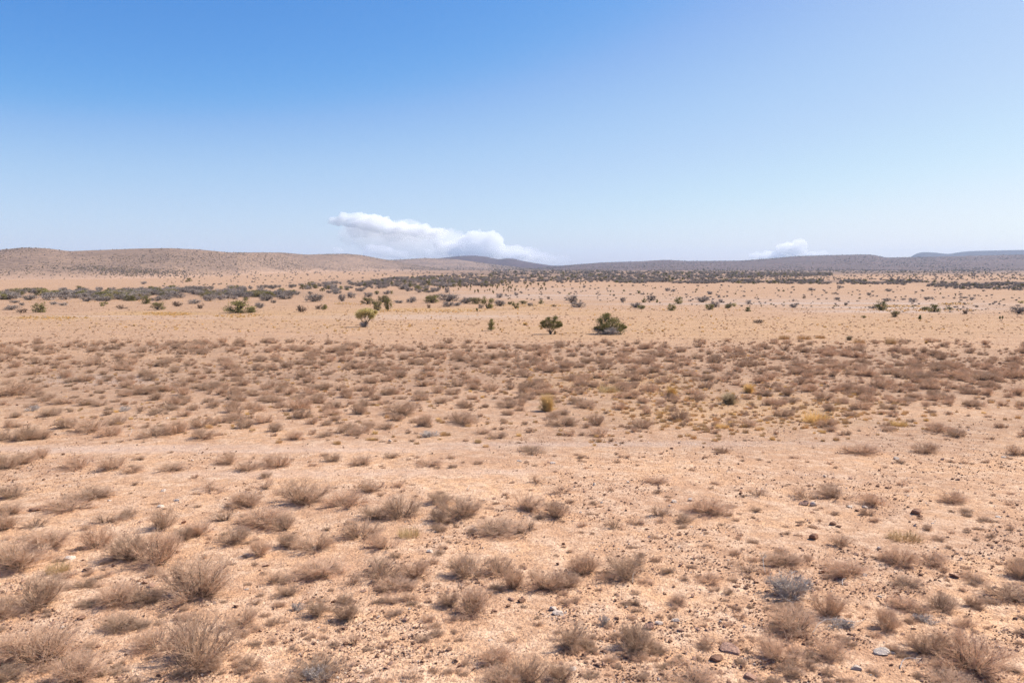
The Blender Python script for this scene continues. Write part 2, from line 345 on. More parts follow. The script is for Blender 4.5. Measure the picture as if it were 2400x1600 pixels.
def twig_shape(seed, H=0.6, stems=16, subs=6, twigs=12, tw=0.003, spread=1.0, curl=0.25, stiff=0.30, tl=1.0):
    """brown broom-like bush one unit wide: many thin stems fanning out, side branches, fine twigs"""
    g = np.random.default_rng(seed)
    th = g.uniform(0, 2 * np.pi, stems); rad = np.sqrt(g.uniform(0.0, 1, stems)) * 0.43 * spread
    top = 1 - 0.30 * vnoise(2 + np.cos(th) * 1.3, 3 + np.sin(th) * 1.3, seed) ** 2
    hh = H * np.sqrt(np.clip(1 - (rad / 0.54) ** 2, 0.10, 1)) * g.uniform(0.62, 0.9, stems) * top
    end = np.stack([rad * np.cos(th), rad * np.sin(th), hh], -1)
    st = np.stack([0.035 * np.cos(th), 0.035 * np.sin(th), np.full(stems, -0.03)], -1)
    k = 5; t = np.linspace(0, 1, k)
    P = st[:, None] * (1 - t)[None, :, None] + end[:, None] * t[None, :, None]
    P[:, :, 2] += -0.08 * H * (np.sin(np.pi * t))[None]
    P += g.normal(0, 0.014, P.shape) * t[None, :, None]
    GS, GT = Geo(), Geo()
    GS.tubes(P, np.linspace(0.009, 0.003, k)[None] * g.uniform(0.6, 1.2, (stems, 1)), 4)
    def along(P, ii, tt):
        kk = P.shape[1] - 1; f = tt * kk; i = np.minimum(f.astype(int), kk - 1); f = (f - i)[:, None]
        return P[ii, i] * (1 - f) + P[ii, i + 1] * f
    ii = np.repeat(np.arange(stems), subs); tt = g.uniform(0.12, 0.95, len(ii)); s0 = along(P, ii, tt)
    d = unit(unit(end[ii]) * 0.8 + g.normal(0, 0.55, (len(ii), 3)) + [0, 0, 0.25])
    L = g.uniform(0.14, 0.34, len(ii)) * (0.5 + H)
    k2 = 4; t2 = np.linspace(0, 1, k2)
    P2 = s0[:, None] + d[:, None] * (L[:, None] * t2)[..., None]; P2[:, :, 2] += curl * 0.2 * (t2 ** 2)[None] * L[:, None]
    P2 += g.normal(0, 0.012, P2.shape) * t2[None, :, None]
    GT.tubes(P2, np.linspace(0.0042, 0.002, k2)[None] * np.ones((len(ii), 1)), 3)
    cc = np.repeat(np.arange(stems), 9); c0 = along(P, cc, g.uniform(0.0, 0.5, len(cc)))     # tangled dark core twigs, added to deepen the shadow at the bush base
    cd = unit(g.normal(0, 0.7, (len(cc), 3)) + unit(end[cc]) * .6); cl_ = g.uniform(.05, .13, len(cc)); ct_ = np.linspace(0, 1, 3)
    PC = c0[:, None] + cd[:, None] * (cl_[:, None] * ct_)[..., None]; PC[:, :, 2] = np.maximum(PC[:, :, 2], .003)
    GS.tubes(PC, np.array([[1, .8, .5]]) * .0036 * np.ones((len(cc), 1)), 3)
    jj = np.repeat(np.arange(len(ii)), twigs); t3 = g.uniform(0.0, 1.0, len(jj)); q0 = along(P2, jj, t3)
    dd = unit(d[jj] * 0.35 + unit(q0) * 0.55 + g.normal(0, stiff + 0.25, (len(jj), 3)) + [0, 0, 0.22])
    LL = g.uniform(0.07, 0.22, len(jj)) * tl
    k3 = 3; t4 = np.linspace(0, 1, k3)
    P3 = q0[:, None] + dd[:, None] * (LL[:, None] * t4)[..., None] + g.normal(0, 0.010, (len(jj), k3, 3)) * t4[None, :, None]
    # keep the outline a loose dome
    rr = np.sqrt((P3[..., 0] / 0.53) ** 2 + (P3[..., 1] / 0.53) ** 2 + (P3[..., 2] / (H * 1.05)) ** 2)
    P3 *= np.where(rr > 1, 1 / rr ** 0.6, 1)[..., None]
    P3[:, :, 2] = np.maximum(P3[:, :, 2], 0.004)
    GT.tubes(P3, np.array([1.0, 0.8, 0.45])[None] * tw * g.uniform(0.7, 1.2, (len(jj), 1)), 3)
    return GS, GT

def join(gs, gt, name, mats):
    g = Geo(); g.V = gs.V + gt.V; off = gs.n
    g.Q = gs.Q + [q + off for q in gt.Q]; g.qm = gs.qm + [m + 1 for m in gt.qm]; g.n = gs.n + gt.n
    return g.mesh(name, mats)

def leafy_shape(seed, blobs, leaves, ls, H=0.55, trunk=0.1, twigs=0, base_gap=0.0, pts=None):
    """unit wide shrub: limbs to a number of clumps of small leaves"""
    g = np.random.default_rng(seed)
    th = g.uniform(0, 2 * np.pi, blobs); rad = np.sqrt(g.uniform(0, 1, blobs)) * 0.36
    z = base_gap + (H - base_gap) * np.clip(g.uniform(0.12, 0.86, blobs) * np.sqrt(np.clip(1.1 - (rad / 0.5) ** 2, 0.1, 1)), 0.1, 0.9)
    C = np.stack([rad * np.cos(th), rad * np.sin(th), z], -1); br = g.uniform(0.09, 0.17, blobs)
    if pts is not None:
        a = np.array(pts, float); a = np.concatenate([a, a + [0.03, 0.03, 0]]); blobs = len(a)
        C = np.stack([a[:, 0], g.uniform(-.26, .26, blobs) * (1 - np.abs(a[:, 0])), a[:, 1]], -1); br = a[:, 2] * 1.35
    GS, GL = Geo(), Geo()
    k = 5; t = np.linspace(0, 1, k)
    P = C[:, None] * t[None, :, None]; P[:, :, :2] *= (t ** 0.6)[None, :, None]; P[:, :, 2] -= 0.04 * (1 - t)[None]
    P += g.normal(0, 0.015, P.shape) * (t > 0)[None, :, None]
    GS.tubes(P, np.linspace(0.022 if pts is None else 0.009, 0.004, k)[None] * g.uniform(0.6, 1.2, (blobs, 1)) * (1 + trunk), 4)
    ii = g.integers(0, blobs, blobs * 6); e = C[ii] + unit(g.normal(0, 1, (len(ii), 3)) + [0, 0, .4]) * (br[ii] * 1.15)[:, None]
    tt = t[:3] * 2; s0 = C[ii] * 0.75
    GS.tubes(s0[:, None] * (1 - tt)[None, :, None] + e[:, None] * tt[None, :, None], np.array([[0.006, 0.004, 0.002]]) * np.ones((len(ii), 1)), 3)
    jj = g.integers(0, blobs, leaves)
    dirn = unit(g.normal(0, 1, (leaves, 3)) + [0, 0, 0.15]); rr = br[jj] * np.abs(g.normal(0.75, 0.33, leaves)) * np.array([1.0])[0]
    c = C[jj] + dirn * rr[:, None] * [1.1, 1.1, 0.8]; c[:, 2] = np.maximum(c[:, 2], 0.015)
    A = unit(g.normal(0, 1, (leaves, 3)) + [0, 0, 0.5]) * (ls * g.uniform(0.6, 1.3, (leaves, 1)))
    B = unit(np.cross(A, g.normal(0, 1, (leaves, 3)))) * (ls * g.uniform(0.5, 1.0, (leaves, 1)))
    GL.leaves(c, A, B)
    return GS, GL

def grass_shape(seed, n=260, H=0.9, lean=0.55, w=0.008, base=0.12):
    g = np.random.default_rng(seed); G = Geo()
    th = g.uniform(0, 2 * np.pi, n); r0 = np.sqrt(g.uniform(0, 1, n)) * base
    s = np.stack([r0 * np.cos(th), r0 * np.sin(th), np.full(n, -0.02)], -1)
    l = np.abs(g.normal(0, lean, n)); th2 = th + g.normal(0, 0.5, n)
    L = H * g.uniform(0.55, 1.05, n)
    k = 4; t = np.linspace(0, 1, k)
    out = np.stack([np.cos(th2), np.sin(th2), np.zeros(n)], -1)
    P = s[:, None] + out[:, None] * (0.5 * L * np.sin(np.minimum(l, 1.2)))[:, None, None] * (t ** 1.5)[None, :, None]
    P[:, :, 2] += (L * np.cos(np.minimum(l, 1.3)))[:, None] * t[None]
    G.tubes(P, np.array([1, .9, .7, .25])[None] * w * g.uniform(0.6, 1.1, (n, 1)), 3)
    return G

def ico(sub):
    bm_v = []; f = (1 + 5 ** .5) / 2
    v = [(-1, f, 0), (1, f, 0), (-1, -f, 0), (1, -f, 0), (0, -1, f), (0, 1, f), (0, -1, -f), (0, 1, -f), (f, 0, -1), (f, 0, 1), (-f, 0, -1), (-f, 0, 1)]
    t = [(0, 11, 5), (0, 5, 1), (0, 1, 7), (0, 7, 10), (0, 10, 11), (1, 5, 9), (5, 11, 4), (11, 10, 2), (10, 7, 6), (7, 1, 8), (3, 9, 4), (3, 4, 2), (3, 2, 6), (3, 6, 8), (3, 8, 9), (4, 9, 5), (2, 4, 11), (6, 2, 10), (8, 6, 7), (9, 8, 1)]
    v = [np.array(a) / np.linalg.norm(a) for a in v]
    for _ in range(sub):
        c = {}; nt = []
        def m(a, b):
            k = (min(a, b), max(a, b))
            if k not in c: w = v[a] + v[b]; v.append(w / np.linalg.norm(w)); c[k] = len(v) - 1
            return c[k]
        for a, b, d in t:
            x, y, z = m(a, b), m(b, d), m(d, a); nt += [(a, x, z), (b, y, x), (d, z, y), (x, y, z)]
        t = nt
    return np.array(v), np.array(t)
ICO2, ICO3, ICO1 = ico(2), ico(3), ico(1)

def rock_mesh(name, seed, mat, sub=ICO3, cuts=9, flat=0.6):
    g = np.random.default_rng(seed); V = sub[0].copy()
    for _ in range(cuts):
        n = unit(g.normal(0, 1, 3)); d = g.uniform(0.32, 0.75); h = V @ n; V = V - np.maximum(h - d, 0)[:, None] * n
    V = V + 0.04 * np.stack([vnoise(V[:, 0] * 4 + seed, V[:, 1] * 4 + V[:, 2] * 3, i) for i in range(3)], -1)
    V = (V - (V.max(0) + V.min(0)) / 2) / (V.max(0) - V.min(0)); V[:, 2] = (V[:, 2] + 0.28) * flat
    return mesh_np(name, V, [sub[1]], [mat])

# ------------------------------------------------------------------ placement helpers
LAND = []            # landmarks: (phrase, x, y)
def place(px, py, w, h, sink=0.02, ax=0.5):
    """location and world width / height of something w x h px standing at (px, py)"""
    P, t = ground_at(px, py); P = P[0]; t = float(t[0])
    W = w / FPX * t
    dep = math.atan((py - HORIZON) / FPX)
    Hh = h / FPX * t / math.cos(dep)
    Hh = max(Hh - 0.45 * W * math.sin(dep), 0.35 * W * (h / max(w, 1)) ** .5, 0.3 * Hh)
    return (P[0], P[1], P[2] - sink * Hh), W, Hh

ORD = ['nearest', 'second nearest', 'third nearest', 'fourth nearest', 'fifth nearest', 'sixth nearest', 'seventh nearest', 'eighth nearest', 'ninth nearest',
       'tenth nearest', 'eleventh nearest', 'twelfth nearest', 'thirteenth nearest', 'fourteenth nearest', 'fifteenth nearest', 'sixteenth nearest']
def autolabel(items, kind_phrase, lands):
    """items: [(object, x, y, w, h, adjective)] -> a label from the nearest landmark, side and rank"""
    b = {}
    for it in items:
        o, x, y, w, h, adj = it
        sc_ = max(y - HORIZON, 20.0)
        best = None
        for ph, lx, ly in lands:
            dx = (x - lx) / sc_; dy = (y - ly) / sc_ * 2.2
            dist = math.hypot(dx, dy)
            if best is None or dist < best[0]: best = (dist, ph, dx, dy)
        dist, ph, dx, dy = best
        if 'edge' in ph or 'corner' in ph: side = 'by'
        else:
            ax, ay = abs(dx), abs(dy)
            lr = 'left' if dx < 0 else 'right'; fb = 'behind' if dy < 0 else 'in front'
            side = f'{lr} of' if ax > 2.4 * ay else (fb if fb == 'behind' else 'in front of') if ay > 2.4 * ax else f'{fb} {lr} of'
        b.setdefault((ph, side, adj), []).append((dist, it))
    for (ph, side, adj), L in b.items():
        L.sort(key=lambda a: a[0])
        for i, (dist, it) in enumerate(L):
            lab = f'{adj} {kind_phrase} {side} the {ph}'
            if len(L) > 1: lab = f'{ORD[min(i, 15)]} {lab}'
            if len(lab.split()) > 16: lab = lab.replace(' the ', ' ', 1)
            it[0]['label'] = lab

GEN = np.random.default_rng(5)
def copy_thing(src, loc, scale, rz):
    c = src.copy(); COL.objects.link(c); c.location = loc; c.scale = scale; c.rotation_euler = (0, 0, rz)
    for ch in src.children:
        d = ch.copy(); COL.objects.link(d); d.parent = c
    return c

# ================================================================== PLANTS AND STONES
# ---- data read off the photograph: (x, y of the base, width, height) in 2400 px frame units
NEAR = [  # brown bushes of the foreground
(20,1205,60,40),(115,1282,90,62),(247,1222,100,40),(301,1212,45,35),(227,1282,65,70),(385,1236,60,60),(305,1308,95,85),(373,1319,110,100),(462,1254,60,45),
(432,1264,45,42),(545,1271,75,55),(528,1219,65,40),(571,1184,60,45),(45,1325,135,100),(90,1417,130,100),(6,1440,80,60),(280,1411,90,70),(344,1410,75,60),
(459,1397,155,130),(280,1470,80,48),(95,1548,165,120),(180,1592,120,95),(372,1513,115,70),(458,1555,155,160),(570,1462,70,55),(17,1592,75,52),(497,1570,42,42),
(85,1233,60,38),(10,1240,50,50),(158,1190,110,35),(709,1176,112,76),(812,1185,90,52),(617,1228,112,62),(662,1240,60,52),(940,1210,82,70),(887,1213,70,45),
(1075,1210,112,68),(738,1285,92,62),(845,1258,92,60),(903,1283,78,50),(1162,1246,112,48),(750,1348,112,60),(890,1350,92,66),(973,1352,68,58),(930,1376,92,48),
(1099,1348,95,72),(1171,1345,75,62),(643,1362,58,42),(672,1394,52,36),(746,1440,62,52),(812,1448,66,62),(824,1368,50,40),(1053,1417,52,46),(1105,1431,110,76),
(1162,1546,88,62),(749,1580,120,58),(967,1592,50,38),(1180,1606,100,72),(830,1509,42,42),(608,1300,50,50),(672,1280,50,46),(1025,1222,50,38),
(1228,1193,92,50),(1298,1210,66,52),(1240,1245,112,36),(1541,1207,60,40),(1660,1200,88,50),(1277,1377,88,66),(1325,1371,82,50),(1372,1342,72,60),(1468,1351,92,76),
(1428,1362,62,42),(1200,1378,52,68),(1332,1509,92,72),(1487,1520,92,80),(1230,1602,100,88),(1312,1592,62,55),(1620,1602,130,60),(1440,1235,50,34),(1602,1222,42,28),
(1750,1335,75,34),(1587,1415,55,32),(1889,1166,78,38),(1962,1164,92,42),(2047,1182,56,40),(2230,1176,60,34),(1970,1280,56,36),(1840,1325,82,46),(1990,1348,88,50),
(2110,1318,82,52),(2176,1320,78,46),(2125,1374,76,36),(2117,1423,70,42),(2205,1428,72,56),(1938,1440,82,76),(1864,1474,120,78),(2078,1474,62,62),(1950,1537,82,64),
(1825,1545,98,72),(1925,1552,60,34),(2168,1526,92,78),(2270,1565,165,122),(2225,1604,110,45),(2365,1400,100,54),(2390,1350,60,50),(2295,1365,62,30),(2285,1420,42,34),
(1775,1160,50,32),(215,1165,108,40),(500,1145,95,30),(615,1145,62,36),(575,1185,78,46),(30,1165,62,45),(1257,1130,46,28),(1315,1155,52,30),(1540,1128,62,18),
(1030,1180,62,40),(865,1150,62,36)]
MID = [
(22,925,110,46),(112,938,52,20),(150,945,60,25),(200,949,46,20),(235,950,40,18),(211,890,26,14),(235,901,22,14),(294,908,35,18),(327,914,32,16),(349,923,30,19),
(391,916,46,21),(252,892,32,15),(156,877,24,13),(435,895,48,20),(459,910,42,16),(503,908,38,17),(405,950,36,24),(430,975,36,20),(452,960,30,17),(545,965,46,32),
(560,940,40,20),(605,962,36,18),(640,942,42,20),(700,960,62,36),(748,940,42,25),(772,965,36,20),(657,918,40,18),(636,907,36,18),(722,920,36,19),(155,1003,52,30),
(215,1010,82,40),(275,993,52,28),(260,1020,58,30),(360,1022,82,35),(415,1015,62,35),(470,1000,56,34),(475,1027,66,30),(520,990,32,22),(575,1002,46,28),(618,990,46,28),
(647,1010,42,25),(735,992,36,20),(785,985,30,18),(20,1000,32,20),(25,1030,72,34),(62,1030,62,42),(100,1028,46,30),(95,1073,48,35),(52,1085,72,35),(14,1098,58,40),
(185,1095,78,40),(262,1100,62,40),(400,1100,82,24),(535,1085,62,32),(580,1100,64,32),(650,1092,72,38),(780,1080,42,25),(310,1105,52,24),
(945,970,98,38),(842,970,42,30),(810,930,32,25),(865,1002,42,22),(903,1005,42,22),(997,998,36,32),(1083,992,84,36),(1092,955,42,20),(1035,945,36,18),(1025,920,40,18),
(1108,912,36,20),(1185,955,52,22),(1222,948,34,25),(1190,972,30,15),(1320,996,82,28),(1398,995,46,32),(1378,955,58,25),(1003,868,32,15),(1163,876,34,22),(1215,876,38,17),
(922,882,32,18),(1225,920,40,26),(848,1088,62,28),(915,1072,36,18),(1005,1090,62,24),(1250,1060,72,20),(2020,1062,92,30),(2170,1060,66,30),(2388,1065,52,32),
(1692,1060,36,18),(2122,940,52,15),(2287,950,46,18),(1896,917,46,22),(1985,908,56,18),(2180,912,44,22),(2230,910,36,15),(2380,925,42,28),(2315,925,42,22),
(1953,882,25,14),(1709,880,36,15),(1810,880,42,15),(2030,880,62,26),(1965,865,52,19),(2085,876,52,19),(2135,876,42,22),(2195,870,52,24),(2245,885,62,28),(2300,890,72,28),(2370,885,62,26)]
# dark and green shrubs of the plain: x, y, w, h, kind (G green, O olive, D dark grey, S bare, L yellow green, Y yucca)
SHR = [(560,733,72,30,'G'),(588,733,26,13,'G'),(609,722,22,16,'D'),(370,726,38,19,'O'),(93,732,32,23,'G'),(25,726,36,14,'D'),(53,733,20,12,'S'),(52,716,14,8,'D'),
(35,710,20,8,'D'),(146,716,25,8,'D'),(126,714,16,9,'D'),(244,717,18,11,'G'),(285,724,22,10,'S'),(471,723,16,13,'S'),(414,718,25,12,'S'),(456,712,28,13,'D'),(205,706,30,14,'D'),
(240,704,32,12,'O'),(305,705,31,15,'G'),(343,712,22,20,'G'),(368,705,30,14,'D'),(277,702,28,13,'D'),(113,703,42,15,'D'),(70,703,34,15,'D'),(20,702,46,18,'D'),(155,702,29,13,'D'),
(178,699,30,12,'D'),(425,698,22,13,'D'),(493,705,29,16,'D'),(533,700,20,12,'D'),(549,701,18,10,'D'),(577,704,18,8,'G'),(625,705,31,18,'D'),(641,710,12,8,'D'),(668,701,35,14,'D'),
(735,707,40,22,'D'),(750,724,18,12,'S'),(761,725,18,12,'G'),(705,731,25,16,'S'),(824,698,22,16,'D'),(863,696,25,12,'D'),(801,706,16,20,'D'),(883,690,11,9,'G'),
(863,713,36,17,'O'),(885,728,22,24,'G'),(909,727,20,30,'G'),(900,708,26,20,'O'),(964,709,25,17,'D'),(936,710,25,8,'D'),(1014,710,40,20,'G'),(1052,706,46,22,'D'),(1050,719,26,16,'D'),
(1070,717,22,10,'D'),(1092,711,38,18,'D'),(1115,712,32,18,'O'),(1142,723,26,28,'G'),(1128,722,14,10,'D'),(1173,717,31,17,'D'),(1171,698,20,12,'D'),(1208,723,16,16,'G'),
(1195,714,13,10,'O'),(1226,712,21,9,'O'),(1243,717,12,9,'D'),(1268,712,14,10,'G'),(1339,710,26,20,'D'),(1358,720,37,15,'D'),(1460,707,12,12,'D'),(1490,721,26,15,'D'),(1503,724,20,10,'G'),
(1210,693,11,9,'D'),(1049,686,13,14,'D'),(1004,722,9,12,'S'),(1525,705,26,14,'D'),(1509,709,12,10,'G'),(1540,709,8,8,'G'),(1590,712,21,17,'G'),(1574,728,23,17,'G'),
(1498,688,9,7,'G'),(1565,682,12,9,'D'),(1578,684,10,8,'D'),(1665,690,13,9,'D'),(1647,708,31,16,'D'),(1663,726,22,15,'G'),(1678,720,22,15,'D'),(1690,709,12,10,'D'),(1709,722,22,14,'O'),
(1721,718,11,9,'L'),(1753,713,14,11,'D'),(1753,730,15,11,'G'),(1859,721,17,11,'D'),(1903,681,17,8,'D'),(1967,677,11,9,'D'),(1961,703,13,8,'D'),(1982,716,9,8,'D'),(1779,757,29,9,'S'),
(2065,727,30,22,'G'),(2045,723,18,8,'D'),(2098,743,21,18,'O'),(2156,748,15,11,'Y'),(2024,745,14,6,'G'),(2190,731,27,18,'G'),(2170,727,24,9,'G'),(2226,726,19,8,'G'),
(2389,735,34,20,'D'),(2393,711,12,7,'L'),(2142,708,21,11,'D'),(2080,706,18,9,'D'),(2177,701,20,7,'D'),(2258,699,21,5,'D'),(2280,702,13,7,'D'),(2082,683,15,8,'D'),(2037,692,11,8,'D'),
(2116,703,12,5,'D'),(337,666,14,8,'D'),(443,660,14,9,'O'),(30,700,30,14,'D'),(1022,697,10,7,'D'),(1285,700,8,7,'S'),(2264,736,15,13,'S'),(1885,700,7,8,'S'),(1300,719,12,6,'S')]
TALLDARK = [(2088,806,29,18),(2014,804,30,12),(1990,797,22,9),(1922,793,26,10),(1885,795,36,12),(1838,795,30,12)]

LAND_FG = [('large pale grey stone', 2067, 1532), ('flat brown slab of stone', 1711, 1525), ('upright reddish stone', 1520, 1474), ('silvery dead bush', 1852, 1400),
 ('small square pale stone', 1297, 1428), ('big round brown boulder', 2147, 1204), ('pale stone with a split face', 1907, 1183), ('tall golden tussock', 1283, 963),
 ('short golden tussock', 1574, 930), ('orange tussock with dark base', 1755, 920), ('grey green tussock', 1709, 945), ('low yellow grass tuft', 957, 1255),
 ('white quartz stone', 384, 1151), ('lower left photo corner', 0, 1600), ('lower right photo corner', 2400, 1600), ('pale stemmed bush', 458, 1555),
 ('largest bush in the lower left', 459, 1397), ('big dark bush at centre left', 373, 1319), ('wide bush patch at the left edge', 22, 925), ('densest dark bush right of centre', 1099, 1348),
 ('largest bush in the lower right', 2270, 1565), ('pale curved dry stick', 303, 1018), ('small white stone by the track', 915, 1033), ('tall bush above the lower left', 709, 1176),
 ('middle of the bottom edge', 1180, 1600), ('broad yellow grass patch', 1910, 985), ('wide twin bush at right', 1925, 1166)]
LAND_BG = [('yellow green tree', 857, 768), ('round green tree', 1289, 782), ('large dark green shrub', 1421, 783), ('small upright green shrub', 1150, 775),
 ('wide green shrub at left', 560, 733), ('ragged green shrub at far left', 93, 732), ('bright green rosette plant', 2156, 748), ('bare forked shrub', 2273, 783),
 ('tall pair of green shrubs', 905, 727), ('right edge of the photo', 2400, 735), ('left edge of the photo', 0, 702), ('lone grey shrub left of centre', 735, 707),
 ('dark pair right of centre', 1348, 712), ('cluster of grey shrubs at right', 1665, 715), ('wide green shrub at right', 2065, 727), ('stubby yucca with a trunk', 2347, 752),
 ('tiny pale green bush on the right', 1721, 718), ('green mound near the centre', 1014, 710), ('tree shaped green shrub in the belt', 343, 712), ('dark green shrub of the belt', 305, 705),
 ('wide grey shrub far left', 70, 703), ('paired grey shrubs at left', 625, 705), ('tall olive shrub at centre', 1142, 723), ('dark grey mound at centre', 1052, 706)]

# ---- prototypes ---------------------------------------------------
def proto_parts(gs, gt, ms, mt, n1, n2):
    return (n1, gs.mesh(n1, [ms])), (n2, gt.mesh(n2, [mt]))
near_meshes = []
for i in range(9):
    H = [0.60, 0.52, 0.70, 0.58, 0.48, 0.66, 0.55, 0.62, 0.5][i]
    gs, gt = twig_shape(100 + i, H=H, stems=[22, 17, 24, 19, 23, 20, 16, 26, 18][i], subs=8, twigs=16, tw=0.0016)
    near_meshes.append((gs.mesh('stems', [STEM]), gt.mesh('twigs', [TWIG]), H))
sparse_meshes = []
for i in range(3):
    gs, gt = twig_shape(140 + i, H=0.62, stems=9, subs=6, twigs=12, tw=0.0023)
    sparse_meshes.append((gs.mesh('stems', [STEM]), gt.mesh('twigs', [TWIG]), 0.62))
mid_meshes = []
for i in range(6):
    H = [0.42, 0.36, 0.48, 0.38, 0.52, 0.34][i]
    gs, gt = twig_shape(200 + i, H=H, stems=20, subs=7, twigs=13, tw=0.0017)
    mid_meshes.append((join(gs, gt, 'brown_bush', [STEM, TWIG]), H))

BROWN_GROUP = 'brown twiggy bushes on the sand'
def size_adj(w, h, y, g):
    a = ('wide' if w > 0.19 * (y - HORIZON) * (1 if y > 900 else 1.3) else 'small' if w < 0.085 * (y - HORIZON) + 8 else 'medium')
    b = 'low' if h < 0.46 * w else 'rounded' if h < 0.72 * w else 'upright'
    return f'{a} {b}'

near_items = []; protos = []
for k, (x, y, w, h) in enumerate(NEAR):
    sparse = h < 44 and GEN.random() < 0.45
    pool = sparse_meshes if sparse else near_meshes
    j = int(GEN.integers(len(pool))); sm, tm, H = pool[j]
    loc, W, Hh = place(x, y, w * 1.28, h * 0.90)
    key = (sparse, j); src = next((q for kk, q in protos if kk == key), None)
    rz = GEN.uniform(0, 6.28)
    if src is None:
        e = bpy.data.objects.new('brown_bush', None); COL.objects.link(e); e.empty_display_size = 0.2
        obj('stems', sm, e); obj('twigs', tm, e); protos.append((key, e)); o = e
        o.location = loc; o.rotation_euler = (0, 0, rz); o.scale = (W, W, Hh / H)
    else: o = copy_thing(src, loc, (W, W, Hh / H), rz)
    tag(o, None, 'bush', BROWN_GROUP)
    near_items.append((o, x, y, w, h, size_adj(w, h, y, 0)))

# ragged rows of bushes on the middle ground, positions by patch density
PATCH = [(420,812,210,13,1.),(60,822,90,16,.8),(780,825,150,16,.7),(1010,838,220,20,.8),(1250,850,260,24,.6),(1500,825,180,14,.8),(1650,835,220,16,1.),(1900,825,260,14,.9),
         (2000,862,260,16,1.),(2250,850,180,24,1.),(2300,880,140,20,1.),(60,850,100,16,.6),(320,850,170,14,.5),(600,860,160,16,.5),(1500,868,300,24,.5),(1150,815,240,8,.6),(2100,900,300,30,.45),
         (600,890,200,20,.35),(880,870,200,25,.5),(1250,905,320,25,.22),(1800,900,200,20,.3),(700,930,500,40,.12),(1800,960,500,60,.06),(900,1000,700,60,.06)]
def dens(x, y):
    d = 0
    for a, b, c_, e, s in PATCH: d = np.maximum(d, s * np.exp(-(((x - a) / c_) ** 2 + ((y - b) / e) ** 2) * 1.1))
    return d
N = 34000
X = GEN.uniform(-150, 2550, N); Y = 800 + GEN.uniform(0, 1, N) ** 1.3 * 230
keep = GEN.random(N) < dens(X, Y) * (0.35 + 0.65 * (vnoise(X / 60, Y / 9, 77) > -0.25)) * 0.40 + 0.05 * (Y < 960) + 0.012
X, Y = X[keep], Y[keep]
big_ = GEN.random(len(X)) < 0.26
Wp = np.where(big_, GEN.uniform(0.085, 0.16, len(X)), GEN.uniform(0.02, 0.07, len(X))) * (Y - HORIZON)
o_ = np.argsort(-Wp); X, Y, Wp = X[o_], Y[o_], Wp[o_]
inside = (X > 5) & (X < 2395)
n_ind = max(0, 296 - len(NEAR) - len(MID))
sel = np.where(inside)[0][:n_ind]; rest = np.setdiff1d(np.arange(len(X)), sel)
mids = [(x, y, w, h) for x, y, w, h in MID] + [(X[i], Y[i], Wp[i], Wp[i] * GEN.uniform(0.38, 0.55)) for i in sel]
MIDSRC = []
for k, (x, y, w, h) in enumerate(mids):
    j = k % 6 if k < 6 else int(GEN.integers(6))
    me, H = mid_meshes[j]
    loc, W, Hh = place(x, y, w * 1.15, h * 0.92)
    o = obj('brown_bush', me, None, loc); o.scale = (W, W, Hh / H); o.rotation_euler = (0, 0, GEN.uniform(0, 6.28))
    tag(o, None, 'bush', BROWN_GROUP); near_items.append((o, x, y, w, h, size_adj(w, h, y, 0)))
    if k < 6: MIDSRC.append(o)
autolabel(near_items, 'brown bush', LAND_FG)

# ---- scatter of uncountable things with geometry nodes -------------
def scatter(name, label, P, S, src, rot=None, idx=None):
    n = len(P)
    me = bpy.data.meshes.new(name); me.vertices.add(n); me.vertices.foreach_set('co', np.asarray(P, np.float32).ravel())
    def at(nm, typ, data, key):
        a = me.attributes.new(nm, typ, 'POINT'); a.data.foreach_set(key, np.asarray(data).ravel())
    at('inst_scale', 'FLOAT_VECTOR', np.asarray(S, np.float32), 'vector')
    if rot is None: rot = np.stack([np.zeros(n), np.zeros(n), GEN.uniform(0, 6.28, n)], -1)
    at('inst_rot', 'FLOAT_VECTOR', np.asarray(rot, np.float32), 'vector')
    if idx is None: idx = GEN.integers(0, len(src), n)
    at('inst_idx', 'INT', np.asarray(idx, np.int32), 'value')
    o = obj(name, me)
    ng = bpy.data.node_groups.new(name + '_nodes', 'GeometryNodeTree')
    ng.interface.new_socket('Geometry', in_out='INPUT', socket_type='NodeSocketGeometry')
    ng.interface.new_socket('Geometry', in_out='OUTPUT', socket_type='NodeSocketGeometry')
    gi = ng.nodes.new('NodeGroupInput'); go = ng.nodes.new('NodeGroupOutput')
    ip = ng.nodes.new('GeometryNodeInstanceOnPoints'); jn = ng.nodes.new('GeometryNodeJoinGeometry')
    for s_ in reversed(src):
        oi = ng.nodes.new('GeometryNodeObjectInfo'); oi.transform_space = 'ORIGINAL'; oi.inputs['Object'].default_value = s_; oi.inputs['As Instance'].default_value = True
        ng.links.new(oi.outputs['Geometry'], jn.inputs[0])
    def na(nm, typ):
        a = ng.nodes.new('GeometryNodeInputNamedAttribute'); a.data_type = typ; a.inputs['Name'].default_value = nm; return a.outputs['Attribute']
    ng.links.new(gi.outputs[0], ip.inputs['Points']); ng.links.new(jn.outputs[0], ip.inputs['Instance'])
    ip.inputs['Pick Instance'].default_value = True
    ng.links.new(na('inst_idx', 'INT'), ip.inputs['Instance Index'])
    e2r = ng.nodes.new('FunctionNodeEulerToRotation'); ng.links.new(na('inst_rot', 'FLOAT_VECTOR'), e2r.inputs[0]); ng.links.new(e2r.outputs[0], ip.inputs['Rotation'])
    ng.links.new(na('inst_scale', 'FLOAT_VECTOR'), ip.inputs['Scale'])
    ng.links.new(ip.outputs[0], go.inputs[0])
    md = o.modifiers.new('scatter', 'NODES'); md.node_group = ng
    return tag(o, label, kind='stuff')

